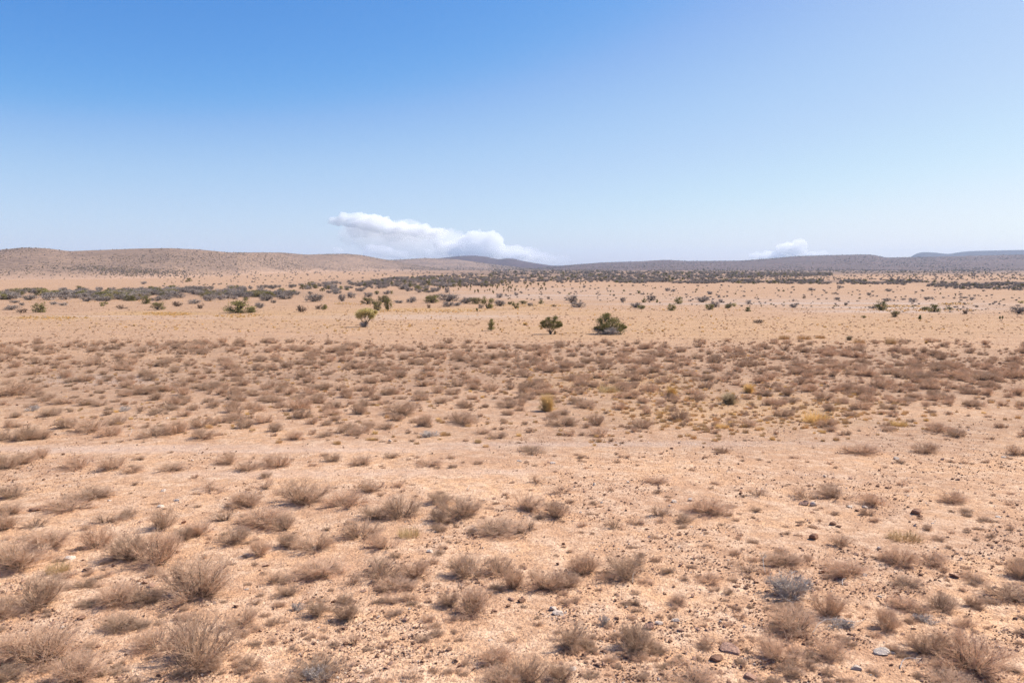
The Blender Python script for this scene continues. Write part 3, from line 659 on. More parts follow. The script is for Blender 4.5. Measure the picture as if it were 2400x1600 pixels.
P, t = ground_at(X[rest], Y[rest]); W = Wp[rest] / FPX * t * 1.1
hh = W * GEN.uniform(0.65, 1.1, len(W))
scatter('low_brown_scrub', 'low brown scrub too dense to count on the middle ground', P, np.stack([W, W, hh], -1), MIDSRC)
# small dead tufts over the foreground
N = 3000; x = GEN.uniform(-150, 2550, N); y = 880 + 760 * GEN.uniform(0, 1, N)
k = GEN.random(N) < np.where(y < 1120, 0.8, 0.55) * (0.5 + 0.5 * (fbm(x / 200, y / 70, 31) > 0)); k &= ~((np.abs(y - 1114) < 16) & (x > 450) & (GEN.random(len(x)) < .85)) & ~((np.abs(y - 1052) < 12) & (GEN.random(len(x)) < .8)); x, y = x[k], y[k]
P, t = ground_at(x, y); W = np.exp(GEN.normal(math.log(0.15), 0.4, len(x))) * (1 + 0.3 * (y < 1000))
scatter('dead_tufts', 'small dead twig tufts littering the sand', P, np.stack([W, W, W * GEN.uniform(0.35, 0.8, len(x))], -1), MIDSRC)

x = GEN.uniform(-150, 2550, 17000); y = 715 + 190 * GEN.uniform(0, 1, 17000) ** 1.2
k = GEN.random(17000) < 0.35 + 0.9 * np.maximum(0, fbm(x / 120, y / 8, 44)); x, y = x[k], y[k]
P, t = ground_at(x, y); W = GEN.uniform(0.08, 0.26, len(x)) * np.clip(t / 60, 0.5, 1.6)
scatter('dry_stubble', 'short dry stubble speckling the bare middle plain', P, np.stack([W, W, W * GEN.uniform(0.4, 0.9, len(x))], -1), MIDSRC)
# ---- stones --------------------------------------------------------
RK = {'red': ROCK_RED, 'brown': ROCK_BROWN, 'pale': ROCK_PALE, 'grey': ROCK_GREY}
rock_me = {}
for cname, m_ in RK.items():
    for j in range(4): rock_me[(cname, j)] = rock_mesh('stone', 300 + j + 10 * len(rock_me), m_, cuts=8 + j, flat=1.0)
STN = [(2067,1532,40,21,'grey','large pale grey stone lying on sand in the lower right'),(1711,1525,48,17,'red','flat brown slab of stone leaning on the sand'),
(1520,1474,28,27,'red','upright reddish stone standing behind a thin brown bush'),(1678,1548,32,22,'brown','blocky brown stone just in front of the flat brown slab'),
(1762,1590,42,17,'red','long reddish stone at the bottom edge beside a bush shadow'),(1297,1428,19,13,'pale','small square pale stone on the gravel'),
(1308,1438,28,8,'pale','thin flat pale flake beside the square pale stone'),(2147,1204,26,18,'brown','big round brown boulder on the right side'),
(2157,1211,13,9,'brown','small brown stone touching the big round boulder'),(1907,1184,20,15,'pale','pale stone with a split face in front of the twin bush'),
(1884,1182,26,15,'red','tilted reddish slab beside the pale split stone'),(1952,1230,20,13,'brown','round brown stone in front of the pale split stone'),
(1908,1263,25,21,'brown','dark rounded clod among dead tufts on the right'),(2061,1285,15,9,'pale','pale angular stone right of the dark rounded clod'),
(2006,1566,27,12,'grey','low grey stone in front left of the large pale stone'),(2093,1531,12,8,'grey','small grey stone touching the right of the large pale stone'),
(1619,1173,15,12,'pale','pale upright stone behind the sparse bush right of centre'),(1570,1186,10,7,'pale','pale pebble left of the pale upright stone'),
(1580,1176,14,8,'pale','pale flat stone just left of the pale upright stone'),(1504,1229,11,8,'red','reddish stone near small bushes right of centre'),
(1727,1375,18,8,'brown','flat dark brown stone on open gravel'),(1747,1379,14,9,'brown','rounded brown stone right of the flat dark brown stone'),
(1584,1454,20,9,'pale','flat pale stone behind the upright reddish stone'),(1545,1461,22,8,'pale','flat pale stone right of the upright reddish stone'),
(1595,1478,19,8,'red','flat reddish stone right of the upright reddish stone'),(1688,1458,11,9,'pale','white pebble behind the flat brown slab'),
(1369,1537,13,12,'brown','dark stone right of a bush at bottom centre'),(1343,1569,22,8,'pale','pale flat stone at bottom centre between two bushes'),
(1223,1410,20,14,'brown','dark clod left of the square pale stone'),(2027,1189,13,7,'pale','pale stone right of the pair of flat stones'),(1992,1188,15,6,'pale','low pale stone right of the split stone'),
(2144,1233,9,9,'grey','upright grey stone in front of the big round boulder'),(2340,1212,17,5,'pale','thin white flake near the right edge'),(2098,1170,10,6,'brown','small dark stone left of the big round boulder'),
(2061,1398,13,6,'grey','small bluish grey stone on the right foreground'),(384,1151,13,8,'pale','white quartz stone in the left foreground'),
(377,1187,16,9,'pale','larger white stone in front of the white quartz stone'),(257,1174,10,6,'pale','small white stone left of the white quartz stone'),
(415,1173,16,7,'pale','pale flat stone right of the white quartz stone'),(212,1250,14,8,'grey','grey stone between two brown bushes on the left'),
(165,1308,26,7,'pale','pale bleached slab left of the big dark bush'),(80,1196,30,8,'brown','dark flat rock at the left side'),(206,1336,24,12,'brown','dark clod in front of the pale bleached slab'),
(190,1450,20,11,'brown','dark wedge shaped clod in the lower left'),(1008,1294,17,12,'pale','pale faced stone near the centre behind a dark bush'),(1112,1245,17,12,'pale','pale stone left of a low bush at centre'),
(851,1386,16,9,'red','reddish stone at left centre foreground'),(1198,1405,18,9,'red','reddish flat stone left of the dark clod'),(1160,1430,14,5,'red','thin reddish flake right of a bush'),
(915,1034,9,7,'pale','small white stone by the faint track'),(1296,1086,14,7,'pale','white flat stone on the bare sand at centre'),(1217,1081,13,6,'grey','grey flat stone left of the white flat stone'),
(1472,1131,10,7,'pale','pale stone on bare ground right of centre'),(1546,871,3+6,7,'pale','tiny pale stone behind the short golden tussock'),(1525,873,8,6,'pale','tiny pale stone left of the tiny pale one'),
(2057,1140,14,7,'brown','flat brown stone behind the big round boulder'),(2082,1144,15,7,'brown','second flat brown stone behind the big round boulder'),(2245,1125,12,7,'brown','brown stone on the bare ground at far right'),
(2232,1123,8,6,'brown','small brown stone left of the brown stone at far right'),(2353,1072,13,5,'pale','thin pale stone below the bush at the right edge'),(1751,955,14,5,'pale','pale flat stone in front of the grey green tussock'),
(1553,953,12,7,'red','reddish stone in front of the short golden tussock'),(2344,852,10,6,'brown','dark stone among the bushes near the right edge'),(577,1377+5,14,7,'grey','bluish grey stone right of the largest lower left bush'),
(1290,951,0,0,'x',''),(1619,1548,0,0,'x',''),(1150,1500,12,6,'pale','pale chip at bottom centre'),(640,1505,14,9,'red','reddish stone lower left of centre'),(650,1487,10,8,'red','small reddish stone beside the reddish one'),
(1870,1172+60,12,7,'brown','small brown stone left of the round brown stone'),(2300,1400,11,7,'brown','brown stone beside a sparse bush at right'),(1410,1178,9,6,'grey','grey pebble right of the upright bush')]
for k, (x, y, w, h, cn, lab) in enumerate(STN):
    if w == 0: continue
    loc, W, Hh = place(x, y, w, h, sink=0.0)
    o = obj('stone', rock_me[(cn, k % 4)], None, loc); D = W * GEN.uniform(0.6, 0.85)
    o.scale = (W, D, max(Hh, 0.35 * W)); o.rotation_euler = (GEN.uniform(-.15, .15), GEN.uniform(-.2, .2), GEN.uniform(-.5, .5))
    tag(o, lab, 'stone', 'loose stones on the sand')
pebs = []
for cn, seed in (('brown', 1), ('brown', 2), ('red', 3), ('pale', 4), ('brown', 5), ('grey', 6)):
    pass
PEB = [o for o in COL.objects if o.name.startswith('stone')]
def first(cn): return next(o for o in PEB if o.data.materials[0] == RK[cn])
PSRC = [first('brown'), first('red'), first('pale'), first('grey')]
N = 95000; x = GEN.uniform(-200, 2600, N); y = 860 + 800 * GEN.uniform(0, 1, N) ** 0.8
cl = fbm(x / 150, y / 60, 61, 3) + 0.25 * (x > 1300) - 0.1
k = GEN.random(N) < np.clip(0.30 + 1.7 * cl, 0.06, 1); x, y = x[k], y[k]
P, t = ground_at(x, y); s_ = np.exp(GEN.normal(math.log(0.014), 0.5, len(x))) * (0.75 + t / 30)
sc3 = np.stack([s_, s_ * GEN.uniform(.6, 1, len(x)), s_ * GEN.uniform(.4, .8, len(x))], -1)
P[:, 2] += 0.002
scatter('gravel', 'reddish and brown gravel strewn over the sand', P, sc3, PSRC, idx=GEN.choice(4, len(x), p=[.53, .40, .07, 0]))

# ---- grasses -------------------------------------------------------
def single(name, geo_mesh, x, y, w, h, lab, cat, H=1.0, wid=1.0, group=None):
    loc, W, Hh = place(x, y, w, h); o = obj(name, geo_mesh, None, loc); o.scale = (W / wid, W / wid, Hh / H); o.rotation_euler = (0, 0, GEN.uniform(0, 6))
    return tag(o, lab, cat, group)
TUFT = plant_mat('grass_grey_brown', (0.44, 0.34, 0.21), (0.60, 0.48, 0.31), 4, var=0.1, trans=0.3)
g1 = grass_shape(1, 520, 0.95, 0.75).mesh('tussock', [GOLD]); g2 = grass_shape(2, 420, 0.8, 0.7).mesh('tussock', [GOLD]); PALEY = plant_mat('grass_pale_yellow', (0.66, 0.50, 0.27), (0.78, 0.62, 0.38), 4, var=0.1, trans=0.5)
g6 = grass_shape(6, 200, 0.6, 0.9, base=0.35).mesh('tussock', [PALEY]); g3 = grass_shape(3, 300, 0.6, 0.9, base=0.3).mesh('tussock', [GOLD])
g4 = grass_shape(4, 420, 0.85, 0.75).mesh('tussock', [TUFT]); g5 = grass_shape(5, 300, 0.6, 0.9, base=0.35).mesh('tussock', [STRAW])
TG = 'grass tussocks on the plain'
T1 = single('tussock', g1, 1283, 963, 60, 50, 'tall golden grass tussock casting a dark shadow, tallest of its kind', 'grass tussock', .95, 1, TG)
T2 = single('tussock', g2, 1574, 930, 52, 32, 'short golden grass tussock right of the tall golden one', 'grass tussock', .8, 1, TG)
T3 = single('tussock', g2, 1755, 920, 50, 28, 'orange tussock with dark base behind the grey green tussock', 'grass tussock', .8, 1, TG)
single('tussock', g4, 1709, 946, 66, 34, 'grey green tussock beside the orange one', 'grass tussock', .8, 1, TG)
T4 = single('tussock', g3, 1910, 988, 92, 32, 'broad flat yellow grass patch on the right', 'grass tussock', .55, 1, TG)
single('tussock', g3, 2107, 997, 56, 17, 'small bright yellow grass tuft right of the broad yellow patch', 'grass tussock', .55, 1, TG)
single('tussock', g3, 1693, 1002, 46, 14, 'low yellow grass tuft in front of the grey green tussock', 'grass tussock', .55, 1, TG)
single('tussock', g6, 957, 1258, 66, 32, 'low yellow grass tuft among brown bushes left of centre', 'grass tussock', .55, 1, TG)
single('tussock', g6, 1425, 918, 60, 22, 'faint yellow grass left of the short golden tussock', 'grass tussock', .55, 1, TG)
S4 = single('tussock', g5, 2120, 1264, 92, 30, 'pale straw coloured grass clump behind a dark shadowed bush at right', 'grass tussock', .6, 1, TG)
single('tussock', g6, 135, 1340, 70, 34, 'thin yellow grass between the bushes at far left', 'grass tussock', .55, 1, TG)
single('tussock', g2, 2171, 805, 14, 9, 'small orange grass tuft right of the tall dry tussock', 'grass tussock', .8, 1, TG)
single('tussock', g2, 1301, 783, 12, 10, 'orange grass tuft at the foot of the round green tree', 'grass tussock', .8, 1, TG)
single('tussock', g2, 1231, 762, 22, 9, 'orange grass tuft left of the round green tree', 'grass tussock', .8, 1, TG)
dl = ['tall dry gold tussock highest in the far grass row', 'wide dry tussock left of the tall dry tussock', 'small dry tussock second left of the tall dry tussock',
      'dry tussock in the middle of the far grass row', 'broad dry tussock right of the leftmost one in the row', 'leftmost dry tussock of the far grass row']
for (x, y, w, h), lb in zip(TALLDARK, dl): single('tussock', g5 if w > 25 else g4, x, y, w * 1.1, h * 1.1, lb, 'grass tussock', .6, 1, TG)
# low straw and yellow grass, uncountable
def blob_pts(n, blobs):
    b = np.array([q[:4] for q in blobs], float); w = np.array([q[4] for q in blobs]); j = GEN.choice(len(b), n, p=w / w.sum())
    a = GEN.uniform(0, 2 * np.pi, n); r = np.sqrt(GEN.uniform(0, 1, n)); return b[j, 0] + b[j, 2] * r * np.cos(a), b[j, 1] + b[j, 3] * r * np.sin(a)
x, y = blob_pts(1500, [(1750,960,380,50,3),(1450,895,220,40,1.5),(1200,870,1200,60,3),(1250,960,1200,90,3)])
P, t = ground_at(x, y); s_ = GEN.uniform(0.10, 0.26, len(x))
scatter('dry_grass', 'thin dry straw grass between the bushes', P, np.stack([s_, s_, s_ * GEN.uniform(.5, 1, len(x))], -1), [S4, T4], idx=(GEN.random(len(x)) < .10).astype(int))
x, y = blob_pts(2200, [(390,736,60,4,2),(120,745,90,4,1),(1000,729,140,4,1.2),(850,712,80,3,1),(1250,716,120,3,.8),(1200,760,1200,25,2),(2240,712,42,2.5,1.2),(2100,718,60,2.5,1),(2150,727,150,4,1),(300,705,300,5,1.2),(1500,725,400,4,1),(560,740,60,4,.8),(700,690,400,14,1)])
P, t = ground_at(x, y); s_ = GEN.uniform(0.15, 0.5, len(x))
scatter('yellow_grass', 'yellow grass strips across the far plain', P, np.stack([s_, s_, s_ * GEN.uniform(.4, .8, len(x))], -1), [T4, T2], idx=(GEN.random(len(x)) < .3).astype(int))

# ---- dead bush, brush and sticks ------------------------------------
gs, gt = twig_shape(400, H=0.6, stems=16, subs=7, twigs=9, tw=0.0045, curl=0)
e = bpy.data.objects.new('dead_bush', None); COL.objects.link(e); loc, W, Hh = place(1852, 1402, 118, 78)
obj('stems', gs.mesh('stems', [SILVER]), e); obj('twigs', gt.mesh('twigs', [SILVER]), e)
e.location = loc; e.scale = (W, W, Hh / .6); tag(e, 'silvery grey dead bush tangled beside brown bushes in the lower right', 'dead bush', 'dead grey brush')
gs, gt = twig_shape(401, H=0.22, stems=12, subs=6, twigs=6, tw=0.005, curl=0)
brush = join(gs, gt, 'dead_brush', [SILVER, SILVER])
for x, y, w, h, lb in [(1962,1465,95,24,'flat heap of pale dead twigs between two lower right bushes'),(2170,1457,72,16,'pale grey dead mat under the bush at lower right'),
                       (745,1590,90,36,'grey dead twigs in front of a bush at the bottom left of centre'),(1418,1462,36,24,'small pale grey dead clump behind two thin bushes'),
                       (1010,1022,64,16,'low grey dead brush in front of the dark bush left of centre'),(698,1428,42,18,'small dead brush heap left of two leaning bushes'),
                       (290,885+78,40,12,'pale dead twig mat behind the bush row at left'),(75,962,46,14,'bluish dead brush in front of the left edge bush patch')]:
    single('dead_brush', brush, x, y, w, h, lb, 'dead brush', 0.22, 1, 'dead grey brush')
def stick(x0, y0, x1, y1, lift, lb, r=0.006):
    A, _ = ground_at(x0, y0); B, _ = ground_at(x1, y1); A = A[0] + [0, 0, .01]; B = B[0] + [0, 0, .01]
    k = 8; t = np.linspace(0, 1, k)[:, None]; P = A * (1 - t) + B * t; L = np.linalg.norm(B - A)
    P[:, 2] += min(lift, .15) * L * np.sin(np.pi * t[:, 0]); P[:, 1] += 0.12 * L * np.sin(2.2 * np.pi * t[:, 0]); P[:, 2] = np.maximum(P[:, 2], terrain(P[:, 0], P[:, 1]) + 0.008)
    c0 = P.mean(0); g = Geo(); g.tubes((P - c0)[None], np.linspace(1, .45, k)[None] * r, 5)
    o = obj('dry_stick', g.mesh('dry_stick', [SILVER]), None, c0); tag(o, lb, 'stick', 'bleached sticks on the sand')
stick(303, 1022, 312, 1008, .35, 'pale curved dry stick standing beside a bush row at left', .006)
stick(2110, 1566, 2165, 1544, .3, 'pale curved stick lying under the bush in the lower right')
stick(1483, 1366, 1489, 1340, .6, 'pale forked stick leaning at the foot of a bush right of centre')
stick(1905, 1483, 2035, 1455, .1, 'long thin bleached stick on the dead twig heap')
stick(1975, 1372, 1980, 1355, .5, 'short white stick in front of a lower right bush')
stick(1794, 1345, 1789, 1300, .2, 'long pale twig standing left of the silvery bush')
stick(1635, 1003, 1655, 999, .2, 'dark weathered stick near the yellow grass right of centre')
stick(222, 1415, 230, 1402, .5, 'short curled white stick left of two lower left bushes')
stick(1095, 1148, 1108, 1140, .2, 'thin pale stick on the sand near the centre')

# ---- trees and shrubs of the middle distance -------------------------
def plant(name, gs, gl, ms, ml, x, y, w, h, H, lab, cat, group=None, n1='trunk', n2='crown', wid=0.76):
    e = bpy.data.objects.new(name, None); COL.objects.link(e); loc, W, Hh = place(x, y, w, h)
    obj(n1, gs.mesh(n1, [ms]), e); obj(n2, gl.mesh(n2, [ml]), e)
    e.location = loc; e.scale = (W / wid, W / wid, Hh / H); return tag(e, lab, cat, group)
gs, gl = leafy_shape(501, 26, 5600, 0.023, H=0.9, pts=[(-.35,.62,.11),(-.2,.76,.11),(0,.83,.10),(.2,.80,.11),(.36,.66,.10),(-.1,.62,.12),(.12,.62,.12),(-.28,.5,.09),(.27,.5,.09),(.44,.76,.05)])
t_ = plant('small_tree', gs, gl, BARK, LIME, 857, 766, 40, 45, .93, 'yellow green tree with airy crown and bare forked trunk', 'tree')
gs2, gt2 = twig_shape(520, H=.35, stems=10, subs=6, twigs=9, tw=.007)
o = obj('underbrush', join(gs2, gt2, 'underbrush', [STEM, SILVER]), t_); o.scale = (.6, .6, .75); o.location = (-.06, -.05, 0)
gs, gl = leafy_shape(502, 30, 6200, 0.021, H=0.92, pts=[(-.3,.62,.10),(-.13,.76,.09),(0,.58,.12),(.2,.80,.10),(.15,.6,.12),(.38,.55,.10),(.3,.38,.10),(-.36,.40,.09),(-.17,.42,.11),(.1,.36,.11),(-.42,.56,.05),(.46,.44,.06)])
plant('small_tree', gs, gl, BARK, GREEN, 1290, 783, 38, 45, .92, 'round green tree with a short dark trunk on the bare plain', 'tree')
gs, gl = leafy_shape(503, 46, 9000, 0.014, H=0.66, pts=[(-.08,.52,.09),(-.2,.40,.09),(-.12,.30,.11),(.05,.40,.10),(.18,.42,.09),(.25,.30,.10),(.38,.24,.06),(0,.2,.12),(-.22,.2,.10),(.15,.18,.11),(-.03,.58,.055),(.3,.12,.08),(-.30,.16,.06),(.45,.20,.03)])
b = plant('green_shrub', gs, gl, BARK, GREEN, 1424, 783, 66, 51, .64, 'large dark green shrub with grey dead skirt right of the round tree', 'shrub', n1='stems', n2='foliage')
gs2, gt2 = twig_shape(521, H=.4, stems=14, subs=6, twigs=9, tw=.006)
o = obj('dead_skirt', join(gs2, gt2, 'dead_skirt', [STEM, SILVER]), b); o.scale = (1.05, .8, .55); o.location = (0, -.12, 0)
gs, gl = leafy_shape(504, 18, 3600, 0.030, H=1.5, pts=[(-.14,.25,.17),(.14,.3,.17),(0,.55,.19),(-.12,.75,.17),(.12,.85,.16),(0,1.1,.15),(.03,1.32,.10)])
plant('green_shrub', gs, gl, BARK, GREEN, 1151, 775, 18, 29, 1.45, 'small upright green shrub alone on the bare plain', 'shrub', n1='stems', n2='foliage')

LEAF = {'G': GREEN, 'O': OLIVE, 'D': GREY, 'L': LIME}
lib = {}
def lib_get(kind, j):
    if (kind, j) not in lib:
        if kind == 'S':
            gs, gt = twig_shape(640 + j, H=.6, stems=9, subs=5, twigs=8, tw=.010); lib[(kind, j)] = (join(gs, gt, 'bare_shrub', [BARK, STEM]), .6)
        elif kind == 'Y':
            lib[(kind, j)] = (grass_shape(650 + j, 120, .55, .9, w=.02, base=.06).mesh('rosette', [YUCCA]), .5)
        else:
            gs, gl = leafy_shape(600 + j * 7 + ord(kind), 16 + 3 * j, 1300, 0.028, H=.58); lib[(kind, j)] = (join(gs, gl, 'shrub', [BARK, LEAF[kind]]), .56)
    return lib[(kind, j)]
KN = {'G': ('green_shrub', 'shrub', 'green'), 'O': ('olive_shrub', 'shrub', 'olive brown'), 'D': ('grey_shrub', 'shrub', 'dark grey'), 'S': ('bare_shrub', 'shrub', 'leafless'),
      'L': ('green_shrub', 'shrub', 'yellow green'), 'Y': ('rosette_plant', 'plant', 'bright green')}
shr_items = {}
def add_shrub(x, y, w, h, kd):
    j = int(GEN.integers(4)); me, H = lib_get(kd, j); nm, cat, colr = KN[kd]
    loc, W, Hh = place(x, y, w * 1.25, h * 1.05); o = obj(nm, me, None, loc); o.scale = (W, W, Hh / H); o.rotation_euler = (0, 0, GEN.uniform(0, 6.28))
    tag(o, None, cat, 'shrubs scattered over the plain')
    ad = 'wide' if w > 26 else 'tiny' if w < 14 else 'small'
    shr_items.setdefault(kd, []).append((o, x, y, w, h, ad)); return o
for x, y, w, h, kd in SHR: o = add_shrub(x, y, w, h, kd)
NAMED = {(560,733): 'wide green shrub standing at the left of the plain', (93,732): 'ragged green shrub at far left of the plain', (2156,748): 'bright green spiky rosette plant on the right plain'}
# the dark belt: shrubs in ragged rows
lo = np.array([(-50,704),(250,706),(400,703),(600,703),(760,699),(900,690),(1000,688),(1100,674),(1300,664),(1500,663)], float)
up = np.array([(-50,684),(300,681),(500,679),(650,673),(780,661),(1000,655),(1150,650),(1300,645),(1500,641)], float)
cand = []
N = 2600; x = GEN.uniform(-60, 1560, N); u = GEN.uniform(0, 1, N)
yl = np.interp(x, lo[:, 0], lo[:, 1]); yu = np.interp(x, up[:, 0], up[:, 1]); y = yl + (yu - yl) * u
gap = fbm(x / 40, y / 5, 91, 2) > -0.17 + 0.30 * (u < 0.3)
x, y = x[gap], y[gap]; w = (y - HORIZON) * GEN.uniform(0.22, 0.46, len(x)); h = w * GEN.uniform(0.42, 0.6, len(x))
near_ = y > 668
kk = np.where(near_)[0]; GEN.shuffle(kk); kk = kk[np.argsort(-w[kk] + GEN.uniform(0, 6, len(kk)))][:min(160, 296 - len(SHR))]
for i in kk: add_shrub(x[i], y[i], w[i], h[i], 'D' if GEN.random() < .64 else ('O' if GEN.random() < .7 else 'G'))
rest = np.setdiff1d(np.arange(len(x)), kk); rest = rest[GEN.random(len(rest)) < 0.62]; 
DSRC = []
for o in COL.objects:
    if o.name.startswith('grey_shrub') and o.data not in [q.data for q in DSRC]: DSRC.append(o)
GSRC = next(o for o in COL.objects if o.name.startswith('green_shrub') and o.type == 'MESH'); OSRC = next(o for o in COL.objects if o.name.startswith('olive_shrub'))
DALL = DSRC[:4] + [OSRC, GSRC]
def far_scrub(name, label, x, y, w, h, green=0.15):
    P, t = ground_at(x, y); W = w / FPX * t; Hh = h / FPX * t
    n = len(x); idx = np.where(GEN.random(n) < green, 4 + GEN.integers(0, 2, n), GEN.integers(0, 4, n))
    return scatter(name, label, P, np.stack([W, W, Hh / .56], -1), DALL, idx=idx)
fx, fy, fw = [x[rest]], [y[rest]], [w[rest]]
def zone(n, poly_lo, poly_up, wmin, wmax, gapn=None):
    l_, u_ = np.array(poly_lo, float), np.array(poly_up, float)
    X_ = GEN.uniform(l_[0, 0], l_[-1, 0], n); a = np.interp(X_, l_[:, 0], l_[:, 1]); b_ = np.interp(X_, u_[:, 0], u_[:, 1])
    Y_ = a + (b_ - a) * GEN.uniform(0, 1, n)
    if gapn is not None: g_ = vnoise(X_ / 50, Y_ / 3, 8) > gapn; X_, Y_ = X_[g_], Y_[g_]
    fx.append(X_); fy.append(Y_); fw.append(GEN.uniform(wmin, wmax, len(X_)))
zone(1500, [(880,662),(1100,664),(1450,661),(1700,653),(1950,646)], [(880,655),(1100,643),(1300,636),(1700,640),(1950,642)], 4, 13)
zone(1500, [(1450,664),(2100,667),(2250,678),(2500,682)], [(1450,657),(2100,657),(2250,664),(2500,662)], 5, 14, -.3)
zone(800, [(1600,657),(2500,657)], [(1600,646),(2500,642)], 3, 7)
zone(2600, [(1150,640),(1700,642),(2500,641)], [(1150,629),(1700,629),(2500,629)], 2, 6, -.3)
zone(420, [(380,676),(700,672),(1100,652),(1500,641)], [(380,652),(700,636),(1100,632),(1500,634)], 3, 7)
zone(500, [(1180,702),(2450,742)], [(1180,668),(2450,672)], 3, 9)
far_scrub('distant_scrub', 'distant dark scrub covering the plain towards the hills', np.concatenate(fx), np.concatenate(fy), np.concatenate(fw), np.concatenate(fw) * .5)

# small upright yuccas scattered behind the belt of shrubs
yg = Geo(); g_ = np.random.default_rng(9)
def yucca_mesh(seed):
    g = np.random.default_rng(seed); G = Geo(); T = Geo()
    heads = g.integers(1, 4)
    for i in range(heads):
        top = np.array([g.uniform(-.3, .3) * (heads > 1), g.uniform(-.3, .3) * (heads > 1), g.uniform(.38, .55)])
        k = 4; t = np.linspace(0, 1, k)[:, None]; T.tubes((np.array([0, 0, -.03]) * (1 - t) + top * t)[None], np.full((1, k), .04), 5)
        s = grass_shape(seed + i, 70, .58, 1.0, w=.03, base=.05)
        for v in s.V: v[:, :] += top
        off = G.n; G.V += s.V; G.Q += [q + off for q in s.Q]; G.qm += s.qm; G.n += s.n
    return T, G
ym = []
for i in range(3):
    T, G = yucca_mesh(900 + i); ym.append((T.mesh('trunk', [BARK]), G.mesh('crown', [OLIVE if i else YUCCA])))
def yucca(x, y, h, j, lab, cat='yucca', grp='small upright yuccas'):
    e = bpy.data.objects.new('yucca', None); COL.objects.link(e); loc, W, Hh = place(x, y, h, h); e.location = loc; e.scale = (Hh, Hh, Hh); e.rotation_euler = (0, 0, GEN.uniform(0, 6))
    obj('trunk', ym[j][0], e); obj('crown', ym[j][1], e); return tag(e, lab, cat, grp)
yucca(2347, 752, 13, 0, 'stubby yucca with a trunk near the right edge of the plain', grp=None)
yucca(1118, 731, 10, 0, 'small lone yucca left of the upright green shrub', grp=None)
n = 0
while n < 110:
    x = GEN.normal(1180, 130); y = GEN.uniform(664, 690)
    if not 960 < x < 1480 or y - 664 > 26 * (1 - abs(x - 1150) / 420): continue
    yucca(x, y, GEN.uniform(4.5, 8.5), int(GEN.integers(1, 3)), 'tiny dark upright yucca in the scattered patch before the shrub belt'); n += 1

# bare forked shrub
gs, gt = twig_shape(660, H=.8, stems=5, subs=3, twigs=3, tw=.01)
single('bare_shrub', join(gs, gt, 'bare_shrub', [STEM, STEM]), 2273, 784, 20, 14, 'bare forked shrub alone on the right of the plain', 'shrub', .75)
for kd, items in shr_items.items(): autolabel(items, KN[kd][2] + (' plant' if kd == 'Y' else ' shrub'), [l for l in LAND_BG])
for o in COL.objects:
    pass
for kd, items in shr_items.items():
    for o, x, y, w, h, ad in items:
        if (x, y) in NAMED: o['label'] = NAMED[(x, y)]

# scrub on the hills
def hill_scrub(name, label, rdg, n, wm, seed, c0=0):
    o, X, Y, Z, V = rdg; g = np.random.default_rng(seed)
    ok = np.argwhere((V > 0.03) & (V < 1.02)); ok = ok[g.random(len(ok)) < np.clip((ok[:, 1] - c0) / 160, 0, 1)] if c0 else ok; c = ok[g.integers(0, len(ok), n)]
    r, q = c[:, 0], np.minimum(c[:, 1], X.shape[1] - 2); f = g.random(n); f2 = g.random(n)
    r = np.minimum(r, X.shape[0] - 2)
    L = lambda A: (A[r, q] * (1 - f) + A[r, q + 1] * f) * (1 - f2) + (A[r + 1, q] * (1 - f) + A[r + 1, q + 1] * f) * f2
    P = np.stack([L(X), L(Y), L(Z)], -1); sz = Y.mean() * 0.055
    kk = g.random(n) < np.clip(0.55 + 1.5 * fbm(P[:, 0] / sz, P[:, 1] / (sz * 2.5), seed + 40, 3), 0.08, 1) * (np.clip(V[r, q] / 0.22, 0.12, 1) if rdg is rA else 1); P = P[kk]; n = len(P); W = g.uniform(*wm, n) * (0.7 + 0.6 * g.random(n) ** 3)
    return scatter(name, label, P, np.stack([W, W, W * g.uniform(.8, 1.4, n)], -1), DALL, idx=g.integers(0, 5, n))
hill_scrub('near_hill_scrub', 'sparse dark scrub over the near brown hill', rA, 20000, (0.6, 1.9), 1)
hill_scrub('far_slope_scrub', 'dark scrub on the receding right end of the near hill', rA, 9000, (1.1, 2.7), 5, 255)
def spur():
    o, X, Y, Z, V = rA; g = np.random.default_rng(77); n = 1500
    px = g.normal(0, 1, n); cx = 310 + 80 * px + 25 * g.normal(0, 1, n); vv = 0.24 - 0.06 * px + 0.06 * g.normal(0, 1, n)
    m = (vv > .01) & (vv < .5); cx, vv = cx[m], vv[m]
    q = ((cx + 700) / 4).astype(int); r_ = np.abs(V[:, 0][None] - vv[:, None]).argmin(1)
    P = np.stack([X[r_, q], Y[r_, q], Z[r_, q]], -1) + np.stack([g.uniform(-2, 2, len(q)), g.uniform(-4, 4, len(q)), np.zeros(len(q)) - .1], -1)
    W = g.uniform(0.8, 2.0, len(q)); scatter('drainage_scrub', 'dark scrub filling the drainage line low on the near hill', P, np.stack([W, W, W * .9], -1), DALL, idx=g.integers(0, 5, len(q)))
spur()
hill_scrub('second_hill_scrub', 'dark scrub on the grey brown hill', rB, 5000, (2, 5), 2)
hill_scrub('long_ridge_scrub', 'dense dark scrub covering the long right ridge', rD, 13000, (2.5, 6), 3)

